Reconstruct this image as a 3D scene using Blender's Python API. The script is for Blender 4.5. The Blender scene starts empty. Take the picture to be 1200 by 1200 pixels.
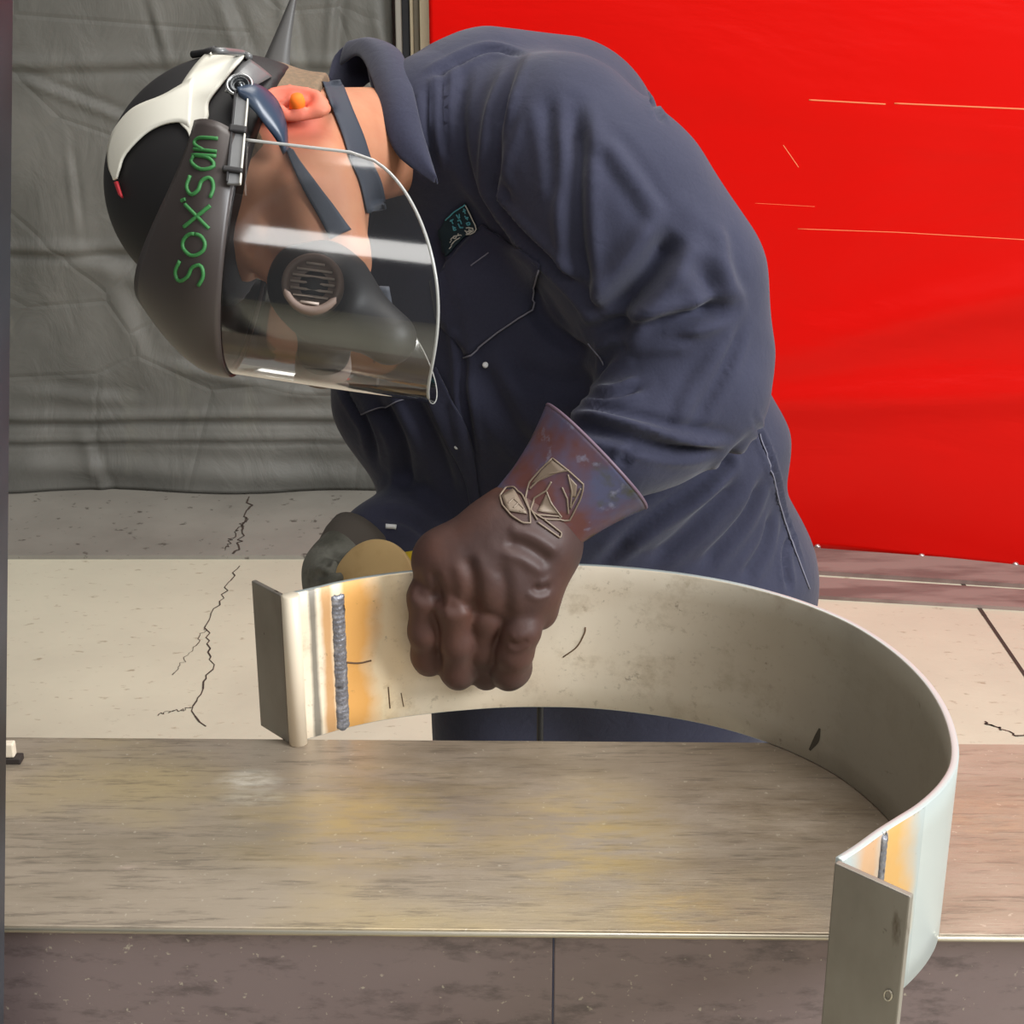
import bpy, bmesh, math, random
import numpy as np
from mathutils import Vector, Matrix
from mathutils.bvhtree import BVHTree

sc = bpy.context.scene
COL = sc.collection
# ------------------------------------------------------------------ camera
F = 1852.0                      # focal length in pixels of the 1200 px frame
TH = math.radians(20.7)         # downward pitch
CAM = np.array([0.0, 0.0, 1.62])
FWD = np.array([0, math.cos(TH), -math.sin(TH)])
UP = np.array([0, math.sin(TH), math.cos(TH)])
RT = np.array([1.0, 0, 0])
cd = bpy.data.cameras.new('camera'); cam = bpy.data.objects.new('camera', cd); COL.objects.link(cam)
cam.location = CAM; cam.rotation_euler = (math.pi/2 - TH, 0, 0)
cd.sensor_width = 36; cd.lens = 36*F/1200; cd.clip_start = 0.05
sc.camera = cam
# ------------------------------------------------------------------ light, exposure
wd = bpy.data.worlds.new('world'); sc.world = wd; wd.use_nodes = True
bg = wd.node_tree.nodes['Background']; bg.inputs[0].default_value = (0.95, 0.97, 1.0, 1); bg.inputs[1].default_value = 0.14
def area(name, loc, target, sx, sy, power, col=(1, 1, 1)):
    l = bpy.data.lights.new(name, 'AREA'); l.shape = 'RECTANGLE'; l.size = sx; l.size_y = sy; l.energy = power; l.color = col
    o = bpy.data.objects.new(name, l); COL.objects.link(o); o.location = loc
    o.rotation_euler = (Vector(target) - Vector(loc)).to_track_quat('-Z', 'Y').to_euler()
    return o
area('ceiling_light_bank', (0.5, 1.9, 3.9), (0.4, 1.9, 0), 3.0, 1.6, 84, (1.0, 0.97, 0.92))
area('ceiling_strip_light', (0.0, -1.3, 2.75), (0.0, 1.8, 0.8), 3.4, 0.55, 27, (1.0, 0.98, 0.95))
area('curtain_fill_light', (0.3, 2.2, 4.1), (0.5, 4.4, 0.8), 4.0, 0.8, 28, (1.0, 0.97, 0.93))  # unseen light added to brighten the curtains
area('side_daylight', (2.9, -0.25, 2.8), (0.1, 1.5, 1.0), 1.6, 1.4, 195, (0.94, 0.97, 1.0))
sc.view_settings.view_transform = 'Standard'; sc.view_settings.look = 'None'
sc.view_settings.gamma = 1.0; sc.view_settings.use_curve_mapping = False
sc.view_settings.exposure = 0.0

# ------------------------------------------------------------------ point helpers
def ray(px, py):
    v = FWD + (px-600)/F*RT + (600-py)/F*UP
    return v
def W(px, py, d):               # point seen at a pixel of the photograph, at world distance y = d
    v = ray(px, py); return CAM + v*(d/v[1])
def Z(px, py, z):               # ... at world height z
    v = ray(px, py); return CAM + v*((z-CAM[2])/v[2])
def Q(px, py, zc):              # ... at depth zc along the lens axis
    return CAM + ray(px, py)*zc
def pxr(r, zc): return r*zc/F
def nrm(v): v = np.asarray(v, float); return v/np.linalg.norm(v)

# ------------------------------------------------------------------ object helpers
def link(name, verts, faces, mat=None, parent=None, smooth=True, mats=None, fm=None):
    me = bpy.data.meshes.new(name)
    me.from_pydata([tuple(map(float, v)) for v in verts], [], [tuple(map(int, f)) for f in faces])
    return link_me(name, me, mat, parent, smooth, mats, fm)
def link_me(name, me, mat=None, parent=None, smooth=True, mats=None, fm=None):
    for m in (mats or [mat]):
        if m: me.materials.append(m)
    if fm is not None: me.polygons.foreach_set('material_index', np.asarray(fm, np.int32))
    me.polygons.foreach_set('use_smooth', np.full(len(me.polygons), smooth))
    me.update()
    o = bpy.data.objects.new(name, me); COL.objects.link(o)
    setp(o, parent)
    return o
def worldm(p):
    m = p.matrix_basis.copy()
    while p.parent: m = p.parent.matrix_basis @ p.matrix_parent_inverse @ m if False else m; p = p.parent
    return m
def setp(o, parent):
    if parent is None: return
    o.parent = parent
    root = parent
    while root.parent: root = root.parent
    if parent is root: o.matrix_parent_inverse = root.matrix_basis.inverted()
def thing(name, label, cat, loc, group=None):
    o = bpy.data.objects.new(name, None); COL.objects.link(o); o.location = tuple(map(float, loc)); o.empty_display_size = .05
    return tag(o, label, cat, group)
def tag(o, label=None, cat=None, group=None, kind=None):
    if label: o['label'] = label
    if cat: o['category'] = cat
    if group: o['group'] = group
    if kind: o['kind'] = kind
    return o
def bevel(o, w=0.003, seg=2):
    m = o.modifiers.new('bevel', 'BEVEL'); m.width = w; m.segments = seg; m.limit_method = 'ANGLE'; m.angle_limit = math.radians(40); return o
def solid(o, t, off=1.0):
    m = o.modifiers.new('thickness', 'SOLIDIFY'); m.thickness = t; m.offset = off; return o
def box_vf(c, s, R=None):
    c = np.array(c, float); s = np.array(s, float)/2
    v = np.array([[x, y, z] for x in (-1, 1) for y in (-1, 1) for z in (-1, 1)])*s
    if R is not None: v = v @ np.asarray(R).T
    f = [(0, 1, 3, 2), (4, 6, 7, 5), (0, 4, 5, 1), (2, 3, 7, 6), (0, 2, 6, 4), (1, 5, 7, 3)]
    return v+c, f
def prism(poly, z0, z1):        # polygon in plan, extruded
    n = len(poly); v = [(p[0], p[1], z0) for p in poly] + [(p[0], p[1], z1) for p in poly]
    f = [tuple(range(n))[::-1], tuple(range(n, 2*n))] + [(i, (i+1) % n, n+(i+1) % n, n+i) for i in range(n)]
    bm = bmesh.new(); vs = [bm.verts.new(tuple(map(float, p))) for p in v]
    for q in f: bm.faces.new([vs[i] for i in q])
    bmesh.ops.recalc_face_normals(bm, faces=bm.faces); bm.verts.index_update()
    out = [tuple(x.co) for x in bm.verts], [tuple(x.index for x in q.verts) for q in bm.faces]
    bm.free(); return out
def merge(parts):
    V, Fc = [], []
    for v, f in parts:
        b = len(V); V += [tuple(map(float, x)) for x in v]; Fc += [tuple(int(i)+b for i in q) for q in f]
    return V, Fc
def resample(pts, n, smooth=True):
    P = np.array(pts, float)
    if smooth and len(P) > 2:   # Catmull-Rom first
        E = np.vstack([2*P[0]-P[1], P, 2*P[-1]-P[-2]]); out = []
        for i in range(1, len(E)-2):
            t = np.linspace(0, 1, 16, endpoint=False)[:, None]
            a, b, c, d = E[i-1], E[i], E[i+1], E[i+2]
            out.append(.5*((2*b)+(-a+c)*t+(2*a-5*b+4*c-d)*t**2+(-a+3*b-3*c+d)*t**3))
        P = np.vstack(out+[P[-1:]])
    L = np.r_[0, np.cumsum(np.linalg.norm(np.diff(P, axis=0), axis=1))]
    s = np.linspace(0, L[-1], n)
    return np.stack([np.interp(s, L, P[:, k]) for k in range(P.shape[1])], 1)
def tube_vf(pts, r, seg=8, closed=False):
    P = np.array(pts, float); n = len(P)
    R = np.full(n, r) if np.isscalar(r) else np.array(r)
    V = []; prev = None
    for i in range(n):
        a = P[(i-1) % n] if (closed or i > 0) else P[i]; b = P[(i+1) % n] if (closed or i < n-1) else P[i]
        t = nrm(b-a)
        if prev is None: prev = np.cross(t, [0.3, 0.2, 1.0]); 
        u = nrm(prev - t*np.dot(prev, t)); prev = u; w = np.cross(t, u)
        for k in range(seg):
            an = 2*math.pi*k/seg; V.append(P[i]+R[i]*(math.cos(an)*u+math.sin(an)*w))
    Fc = []
    for i in range(n if closed else n-1):
        j = (i+1) % n
        for k in range(seg): Fc.append((i*seg+k, i*seg+(k+1) % seg, j*seg+(k+1) % seg, j*seg+k))
    if not closed:
        Fc.append(tuple(range(seg))[::-1]); Fc.append(tuple((n-1)*seg+k for k in range(seg)))
    return V, Fc
def lathe_vf(c, axis, prof, seg=40):    # prof: list of (radius, height along axis)
    ax = nrm(axis); u = nrm(np.cross(ax, [0.21, 0.37, 0.9])); w = np.cross(ax, u); V = []; Fc = []
    for r, h in prof:
        for k in range(seg):
            an = 2*math.pi*k/seg; V.append(np.array(c)+ax*h+r*(math.cos(an)*u+math.sin(an)*w))
    n = len(prof)
    for i in range(n-1):
        for k in range(seg): Fc.append((i*seg+k, i*seg+(k+1) % seg, (i+1)*seg+(k+1) % seg, (i+1)*seg+k))
    Fc.append(tuple(range(seg))[::-1]); Fc.append(tuple((n-1)*seg+k for k in range(seg)))
    return V, Fc
def grid_vf(G):                 # G: rows x cols x 3
    r, c = G.shape[:2]
    return G.reshape(-1, 3), [(i*c+j, i*c+j+1, (i+1)*c+j+1, (i+1)*c+j) for i in range(r-1) for j in range(c-1)]
def bvh_of(o):
    me = o.data; return BVHTree.FromPolygons([v.co.copy() for v in me.vertices], [tuple(p.vertices) for p in me.polygons])
_last = [1.4]
def hit(bvhs, px, py, off=0.0):
    d = nrm(ray(px, py)); best = None
    for b in (bvhs if isinstance(bvhs, (list, tuple)) else [bvhs]):
        loc, n, i, dist = b.ray_cast(Vector(CAM), Vector(d))
        if loc is not None and (best is None or dist < best[2]):
            if n.dot(Vector(d)) > 0: n = -n
            best = (np.array(loc), np.array(n), dist)
    if best is None: return CAM + d*_last[0]
    _last[0] = best[2]
    return best[0]+best[1]*off
def surf_patch(bvhs, ra, rb, n, m, off, bulge=0.0, sm=True):  # cloth patch between two edge lines lying on a surface
    A = resample(ra, n, sm); B = resample(rb, n, sm); G = np.zeros((n, m, 3))
    for i in range(n):
        for j in range(m):
            t = j/(m-1); p = A[i]*(1-t)+B[i]*t
            G[i, j] = hit(bvhs, p[0], p[1], off+bulge*4*t*(1-t))
    for _ in range(2): G[1:-1, 1:-1] = .5*G[1:-1, 1:-1]+.125*(G[:-2, 1:-1]+G[2:, 1:-1]+G[1:-1, :-2]+G[1:-1, 2:])
    v, f = grid_vf(G)
    nn = np.cross(G[-1, 0]-G[0, 0], G[0, -1]-G[0, 0])
    if np.dot(nn, CAM-G[0, 0]) > 0: f = [tuple(q) for q in f]
    else: f = [q[::-1] for q in f]
    # grid order i then j gives normal along (di x dj) reversed: check one face
    a, b, c = v[f[0][0]], v[f[0][1]], v[f[0][2]]
    if np.dot(np.cross(b-a, c-a), CAM-a) < 0: f = [q[::-1] for q in f]
    return v, f
def surf_line(bvhs, pts, r, off=0.001, n=30, seg=6, smooth=True):
    P = [hit(bvhs, p[0], p[1], off) for p in resample(pts, n, smooth)]
    return tube_vf(P, r, seg)

# ------------------------------------------------------------------ materials
def srgb(r, g, b):
    f = lambda c: (c/255/12.92) if c/255 <= .04045 else ((c/255+.055)/1.055)**2.4
    return (f(r), f(g), f(b), 1)
class M:
    def __init__(s, name, base, rough=.6, metal=0.0, spec=.5):
        s.m = bpy.data.materials.new(name); s.m.use_nodes = True; s.t = s.m.node_tree; s.n = s.t.nodes; s.l = s.t.links
        s.b = s.n['Principled BSDF']; s.set('Base Color', base); s.set('Roughness', rough); s.set('Metallic', metal); s.set('Specular IOR Level', spec)
        s.col = None; s.base = base; s.h = None
    def set(s, k, v): s.b.inputs[k].default_value = v
    def node(s, t, **kw):
        n = s.n.new(t)
        for k, v in kw.items():
            if k.startswith('i_'): n.inputs[k[2:].replace('_', ' ')].default_value = v
            else: setattr(n, k, v)
        return n
    def coord(s, scale=(1, 1, 1), kind='Object', rot=(0, 0, 0)):
        c = s.node('ShaderNodeTexCoord'); mp = s.node('ShaderNodeMapping'); mp.inputs['Scale'].default_value = scale; mp.inputs['Rotation'].default_value = rot
        s.l.new(c.outputs[kind], mp.inputs[0]); return mp.outputs[0]
    def noise(s, scale, detail=4, vec=None, rough=.55, dist=0.0):
        n = s.node('ShaderNodeTexNoise'); n.inputs['Scale'].default_value = scale; n.inputs['Detail'].default_value = detail
        n.inputs['Roughness'].default_value = rough; n.inputs['Distortion'].default_value = dist
        s.l.new(vec if vec is not None else s.coord(), n.inputs['Vector']); return n.outputs['Fac']
    def ramp(s, fac, stops):
        r = s.node('ShaderNodeValToRGB'); e = r.color_ramp.elements
        while len(e) < len(stops): e.new(.5)
        for k, (p, c) in enumerate(stops): e[k].position = p; e[k].color = c if len(c) == 4 else (*c, 1)
        s.l.new(fac, r.inputs[0]); return r.outputs[0]
    def mask(s, fac, lo, hi): return s.ramp(fac, [(lo, (0, 0, 0, 1)), (hi, (1, 1, 1, 1))])
    def mix(s, fac, color, mode='MIX'):      # lay a colour over what is there
        x = s.node('ShaderNodeMix', data_type='RGBA', blend_type=mode)
        if hasattr(fac, 'links'): s.l.new(fac, x.inputs[0])
        else: x.inputs[0].default_value = fac
        if s.col is None: x.inputs[6].default_value = s.base
        else: s.l.new(s.col, x.inputs[6])
        if hasattr(color, 'links'): s.l.new(color, x.inputs[7])
        else: x.inputs[7].default_value = color
        s.col = x.outputs[2]; s.l.new(s.col, s.b.inputs['Base Color']); return s
    def math(s, op, a, b=0.0):
        n = s.node('ShaderNodeMath', operation=op)
        for k, v in enumerate((a, b)):
            if hasattr(v, 'links'): s.l.new(v, n.inputs[k])
            else: n.inputs[k].default_value = v
        return n.outputs[0]
    def rough(s, fac, lo, hi):
        r = s.node('ShaderNodeMapRange'); r.inputs['To Min'].default_value = lo; r.inputs['To Max'].default_value = hi
        s.l.new(fac, r.inputs['Value']); s.l.new(r.outputs[0], s.b.inputs['Roughness']); return s
    def bump(s, fac, strength=.3, dist=.002):
        b = s.node('ShaderNodeBump'); b.inputs['Strength'].default_value = strength; b.inputs['Distance'].default_value = dist
        s.l.new(fac, b.inputs['Height'])
        if s.h is not None: s.l.new(s.h, b.inputs['Normal'])
        s.h = b.outputs[0]; s.l.new(s.h, s.b.inputs['Normal']); return s
    def uv(s):
        c = s.node('ShaderNodeTexCoord'); x = s.node('ShaderNodeSeparateXYZ'); s.l.new(c.outputs['UV'], x.inputs[0]); return x.outputs[0], x.outputs[1], c.outputs['UV']
def plain(name, rgb, rough=.6, metal=0.0, spec=.5, nz=0.0, nscale=60, bump=0.0):
    m = M(name, srgb(*rgb), rough, metal, spec)
    if nz:
        f = m.noise(nscale, 5); m.mix(m.math('MULTIPLY', f, nz), srgb(*[c*.5 for c in rgb]))
    if bump: m.bump(m.noise(nscale*3, 3), bump, .001)
    return m.m

# concrete floor
mf = M('concrete_floor', srgb(212, 207, 184), .8, spec=.3)
mf.mix(mf.mask(mf.noise(1.3, 6), .40, .72), srgb(192, 186, 166))
mf.mix(mf.mask(mf.noise(26, 6, mf.coord((1, 2.0, 1))), .62, .72), srgb(172, 160, 136))
mf.mix(mf.mask(mf.noise(9, 8, rough=.7), .64, .74), srgb(165, 155, 135))
mf.bump(mf.noise(40, 6), .25, .004); CONC = mf.m
ms = M('grey_concrete_slab', srgb(150, 145, 135), .8)
ms.mix(ms.mask(ms.noise(2.2, 6), .4, .7), srgb(128, 123, 114)); ms.mix(ms.mask(ms.noise(30, 5), .63, .7), srgb(95, 88, 80))
ms.bump(ms.noise(50, 5), .2, .003); SLAB = ms.m
ms2 = M('mauve_grey_concrete', srgb(150, 130, 122), .75)
ms2.mix(ms2.mask(ms2.noise(3, 7, ms2.coord((1, 4, 1))), .45, .6), srgb(120, 98, 92)); SLAB2 = ms2.m
CRACK = plain('dark_joint', (70, 58, 50), .95)
# creased dark tarpaulin
mt = M('charcoal_tarpaulin', srgb(112, 110, 104), .58, spec=.4)
mt.mix(mt.mask(mt.noise(2.4, 6), .38, .68), srgb(88, 87, 82))
mt.mix(mt.mask(mt.noise(5, 4, mt.coord((1, 1, .35))), .62, .75), srgb(120, 118, 108))
vo = mt.node('ShaderNodeTexVoronoi', feature='DISTANCE_TO_EDGE'); vo.inputs['Scale'].default_value = 2.3
mt.l.new(mt.coord((1, 1, 1.3)), vo.inputs['Vector']); cre = mt.mask(vo.outputs['Distance'], 0.0, .03)
mt.bump(cre, .35, .006); mt.bump(mt.noise(7, 5, mt.coord((1, 1, .6)), dist=1.0), .5, .02); TARP = mt.m
# red welding curtain
mr = M('red_vinyl', (0.66, 0.0028, 0.001, 1), .34, spec=.16)
mr.mix(mr.mask(mr.noise(1.1, 4), .45, .75), (0.62, 0.005, 0.002, 1))
wv = mr.noise(1.4, 5, mr.coord((.5, .5, 2.2)), dist=.6)
mr.bump(wv, .22, .05); mr.bump(mr.noise(5, 4, mr.coord((.4, .4, 2))), .12, .01); RED = mr.m
SCRATCH = plain('pale_scratch', (240, 130, 80), .5)
# table steel
def steel_table(name, a, b, c, d):
    m = M(name, srgb(*a), .42, .32, .5)
    st = m.noise(5, 8, m.coord((.7, 2.2, 1)), .65)
    m.mix(m.mask(st, .42, .62), srgb(*b))
    m.mix(m.mask(m.noise(3.2, 6, m.coord((.8, 1.4, 1))), .55, .70), srgb(*c))
    m.mix(m.mask(m.noise(1.9, 4), .52, .74), srgb(*d))
    g = m.noise(55, 6, m.coord((.35, 3.2, 1), rot=(0, 0, .06)), .7)
    m.mix(m.math('MULTIPLY', m.mask(g, .52, .66), .55), srgb(*[k*.55 for k in a]))
    m.mix(m.math('MULTIPLY', m.mask(m.noise(160, 3), .66, .72), .5), srgb(205, 195, 175))
    m.rough(m.noise(9, 6), .24, .50)
    m.bump(g, .22, .002); m.bump(m.noise(90, 4), .12, .001); return m
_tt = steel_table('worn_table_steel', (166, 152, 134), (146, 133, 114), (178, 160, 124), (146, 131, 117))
def patchy(m, px, py, r, stretch, col, amt, ns):          # a table-top patch: wear, a stain, or a reflection put into the colour
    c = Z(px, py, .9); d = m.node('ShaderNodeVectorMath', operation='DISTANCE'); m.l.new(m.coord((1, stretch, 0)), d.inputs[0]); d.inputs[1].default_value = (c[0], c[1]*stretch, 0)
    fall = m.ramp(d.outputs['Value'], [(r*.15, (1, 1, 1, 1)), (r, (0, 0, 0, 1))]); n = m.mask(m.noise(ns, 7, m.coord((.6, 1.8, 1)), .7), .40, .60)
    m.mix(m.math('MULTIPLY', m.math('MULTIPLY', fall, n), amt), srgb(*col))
patchy(_tt, 440, 960, .16, 1.4, (176, 152, 96), .7, 14); patchy(_tt, 690, 985, .10, .8, (190, 164, 104), .75, 18); patchy(_tt, 790, 1068, .05, 1.2, (196, 168, 108), .8, 22)  # warm patches: reflections on the steel painted as colour
patchy(_tt, 1160, 965, .10, 1.2, (178, 150, 120), .5, 16); patchy(_tt, 292, 915, .035, 1.5, (226, 218, 202), .9, 30); patchy(_tt, 300, 935, .04, 2.2, (200, 190, 170), .7, 50)  # pale spots: glints painted in along with bright wear
patchy(_tt, 150, 1018, .012, 1.5, (214, 190, 176), .8, 20); patchy(_tt, 560, 905, .20, 2.0, (104, 88, 66), .6, 12); patchy(_tt, 900, 960, .18, 1.2, (98, 80, 54), .7, 9)
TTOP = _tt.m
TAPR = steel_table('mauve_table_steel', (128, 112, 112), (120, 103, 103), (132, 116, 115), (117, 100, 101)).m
EDGE = plain('bright_worn_edge', (205, 196, 178), .35, .6)
# band steel (UV.x = metres along the band, UV.y = 0..1 up)
LB = [0, 1]   # filled below
# ------------------------------------------------------------------ setting
gp = lambda px, py: Z(px, py, 0.0)
fy0 = gp(300, 656)[1]
V, Fc = [], []
def addq(p, mi, FM): 
    b = len(V); V.extend(p); Fc.append(tuple(range(b, b+len(p)))); FM.append(mi)
FM = []
# floor: solid slab, joints and cracks are thin recessed lines of its own mesh
bv, bf = box_vf((0, 1.6, -.05), (9, 9, .1)); V.extend(bv); Fc.extend(bf); FM += [0]*6
def gline(pts, w, FM, jit=0.0, z=.0015, n=24):
    P = resample([gp(*p)[:2] for p in pts], n, False); rnd = random.Random(len(V))
    P = P + np.array([[rnd.uniform(-jit, jit), rnd.uniform(-jit, jit)] for _ in P])
    for i in range(n-1):
        t = P[i+1]-P[i]; t /= np.linalg.norm(t)+1e-9; q = np.array([-t[1], t[0]])*w/2*rnd.uniform(.5, 1.1)
        if (q @ q) == 0: continue
        p = [(*(P[i]-q), z), (*(P[i+1]-q), z), (*(P[i+1]+q), z), (*(P[i]+q), z)]
        if np.cross(np.array(p[1])-p[0], np.array(p[2])-p[0])[2] < 0: p = p[::-1]
        addq(p, 1, FM)
gline([(1128, 684), (1215, 812)], .012, FM, n=4)
gline([(278, 664), (243, 735), (248, 780), (225, 830), (240, 850)], .004, FM, .008, n=40)
gline([(243, 735), (205, 790)], .002, FM, .007); gline([(225, 830), (185, 838)], .002, FM, .007)
gline([(1150, 845), (1190, 862), (1215, 858)], .005, FM, .008)
floor = link('floor', V, Fc, smooth=False, mats=[CONC, CRACK], fm=FM); tag(floor, kind='structure')
# grey kerb slab under the dark curtain
V, Fc, FM = [], [], []
k0 = gp(-300, 655.5)[:2]; k1 = gp(500, 655.5)[:2]
v, f = prism([k0, k1, (k1[0]+.3, 4.8), (k0[0], 4.8)], 0, .012); V += v; Fc += f; FM += [0]*len(f)
gline([(294, 588), (290, 612), (276, 655)], .006, FM, .010, z=.0135); gline([(290, 612), (262, 650)], .003, FM, .01, z=.0135)
kerb = link('trim_1', V, Fc, smooth=False, mats=[SLAB, CRACK], fm=FM); tag(kerb, kind='structure')
# strips under the red curtain
def strip(name, a, b, c, d, z, mat):
    v, f = prism([gp(*a)[:2], gp(*b)[:2], gp(*c)[:2], gp(*d)[:2]], 0, z); o = link(name, v, f, mat, smooth=False); tag(o, kind='structure'); return o
strip('trim_2', (700, 657), (1300, 696), (1300, 672), (700, 628), .012, SLAB2)
strip('trim_3', (700, 687), (1300, 722), (1300, 701), (700, 664), .010, SLAB2)
# wall behind the curtains
v, f = box_vf((0, 5.2, 1.75), (9, .1, 3.5)); tag(link('wall_back', v, f, plain('painted_block_wall', (150, 148, 140), .8), smooth=False), kind='structure')

# ------------------------------------------------------------------ dark curtain
rng = np.random.default_rng(5)
def fbm(x, y, seed, octs=5, f0=1.0):
    r = np.random.default_rng(seed); out = np.zeros_like(x); a = 1; f = f0
    for o in range(octs):
        for _ in range(3):
            an = r.uniform(0, 2*math.pi); ph = r.uniform(0, 7)
            out += a*np.sin(f*(x*math.cos(an)+y*math.sin(an))*2*math.pi+ph+1.3*np.sin(out))
        a *= .5; f *= 1.9
    return out/5
xa, za = -3.0, .0; yk = 4.43
nx, nz = 330, 300
xs = np.linspace(-3.0, W(466, 300, yk)[0], nx); zs = np.linspace(.016, 3.0, nz)
X, Zz = np.meshgrid(xs, zs)
Y = np.full_like(X, yk)
nb = fbm(X, Zz, 3, 5, .55); Y -= .022*nb
Y -= .03*np.abs(fbm(X, Zz*.5, 9, 3, 1.1))**2
def zpix(py): return W(240, py, yk)[2]
for py, amp, w in ((72, .008, .016), (288, .012, .016), (487, .012, .014), (513, .008, .010)):   # sewn horizontal hems
    z0 = zpix(py)+.006*np.sin(X*6)
    Y -= amp*np.exp(-((Zz-z0)/w)**2); Y += amp*.9*np.exp(-((Zz-z0+1.7*w)/(w*.8))**2)
def crease2(p0, p1, amp, w):
    global Y
    a = W(*p0, yk)[[0, 2]]; b = W(*p1, yk)[[0, 2]]; d = b-a; L = np.linalg.norm(d); d = d/L; n = np.array([-d[1], d[0]])
    t = (X-a[0])*d[0]+(Zz-a[1])*d[1]; s = (X-a[0])*n[0]+(Zz-a[1])*n[1]
    m = 1/(1+np.exp(-(t)/.03))*1/(1+np.exp((t-L)/.03))
    Y -= amp*m*np.exp(-(s/w)**2); Y += amp*.8*m*np.exp(-((s-1.6*w)/w)**2)
for c in (((30, 95), (150, 140), .012, .012), ((80, 300), (310, 380), .010, .03), ((258, 0), (285, 70), .014, .02), ((195, 60), (180, 10), .01, .012),
          ((80, 180), (90, 260), .008, .01), ((210, 430), (370, 460), .014, .02), ((130, 330), (165, 420), .01, .03), ((330, 0), (345, 80), .012, .02),
          ((390, 0), (385, 70), .012, .015), ((440, 10), (450, 60), .015, .02), ((20, 545), (420, 560), .01, .03), ((100, 520), (120, 580), .01, .02),
          ((30, 460), (150, 470), .008, .02), ((220, 260), (330, 290), .01, .03), ((300, 470), (430, 440), .012, .03)): crease2(*c)
Y += .02*np.sin(X*9)*np.exp(-Zz/.15)
G = np.stack([X, Y, Zz], -1)
v, f = grid_vf(G); tarp = link('welding_curtain', v, f, TARP); solid(tarp, .004, 0)
tag(tarp, 'dark grey creased tarpaulin curtain hanging behind the head of the worker', 'curtain')
# ------------------------------------------------------------------ red curtain, parallel to its own floor line
A = gp(945, 643); B = gp(1200, 668); dr = nrm((B-A)*[1, 1, 0]); nrd = np.array([-dr[1], dr[0], 0])
if nrd[1] > 0: nrd = -nrd
def _tof(px):      # distance along the curtain line that shows at photo column px
    r = ray(px, 300); k = r[0]/r[1]; return (k*A[1]-A[0])/(dr[0]-k*dr[1])
tt = np.linspace(_tof(508), 1.5, 200); zz = np.linspace(.003, 3.1, 170)
T, Zr = np.meshgrid(tt, zz)
D = .012*fbm(T, Zr*1.6, 21, 4, .45) + .02*np.exp(-((Zr-(.62+.22*(T-.2)+.05*np.sin(T*3)))/.07)**2)*(1/(1+np.exp(-(T+.1)*6))) + .014*np.exp(-((Zr-(.42+.12*T))/.05)**2)
G = A+T[..., None]*dr + D[..., None]*nrd; G[..., 2] = Zr
v, f = grid_vf(G); red = link('welding_curtain', v, f, RED); solid(red, .004, 0)
tag(red, 'bright red vinyl welding curtain hanging behind the back of the worker', 'curtain')
rb = bvh_of(red)
for px, py in ((958, 641), (1080, 652), (1190, 662)):
    c = hit(rb, px, py, .004); v, f = lathe_vf(c, nrd, [(.0095, -.006), (.0095, 0), (.007, .004), (.002, .005)], 16)
    tag(link('rivet', v, f, plain('zinc_rivet', (200, 185, 180), .3, .8), red), 'silver rivet')
sp = []
for pts, r in (([(948, 117), (1038, 122)], .0022), ([(1048, 121), (1205, 128)], .0022), ([(935, 268), (1050, 272), (1205, 281)], .0015), ([(885, 238), (955, 242)], .0012),
               ([(918, 170), (936, 196)], .0016), ([(1045, 540), (1205, 556)], .0010), ([(890, 310), (965, 316)], .001)):
    v, f = surf_line(rb, pts, r, .001, 24, 6, False); link('scratch', v, f, SCRATCH, red)
v, f = surf_patch(rb, [(1132, 164), (1155, 153), (1180, 146), (1200, 139)], [(1132, 165), (1160, 160), (1180, 157), (1197, 143)], 14, 5, .001)
link('scuff', v, f, SCRATCH, red)
# posts between the two curtains
def post(name, x0, x1, d, mat, dep=.05, z1=3.1):
    a = W(x0, 40, d)[0]; b = W(x1, 40, d)[0]
    v, f = box_vf(((a+b)/2, d+dep/2, z1/2+.006), (b-a, dep, z1-.012)); o = link(name, v, f, mat, smooth=False); bevel(o, .004); tag(o, kind='structure'); return o
post('trim_4', 492, 512, 4.36, plain('cream_painted_post', (214, 200, 170), .5))
post('trim_5', 484.5, 491.5, 4.40, plain('dull_grey_post', (120, 112, 98), .6))
post('trim_6', 480.5, 484.5, 4.395, plain('cream_strip', (205, 192, 165), .5), .03)
post('trim_7', 470.5, 480.5, 4.42, plain('dark_channel', (58, 60, 66), .6, nz=.8, nscale=8), .05)
post('trim_8', 463.5, 470.5, 4.38, plain('grey_channel_lip', (140, 135, 125), .6), .04)

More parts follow.
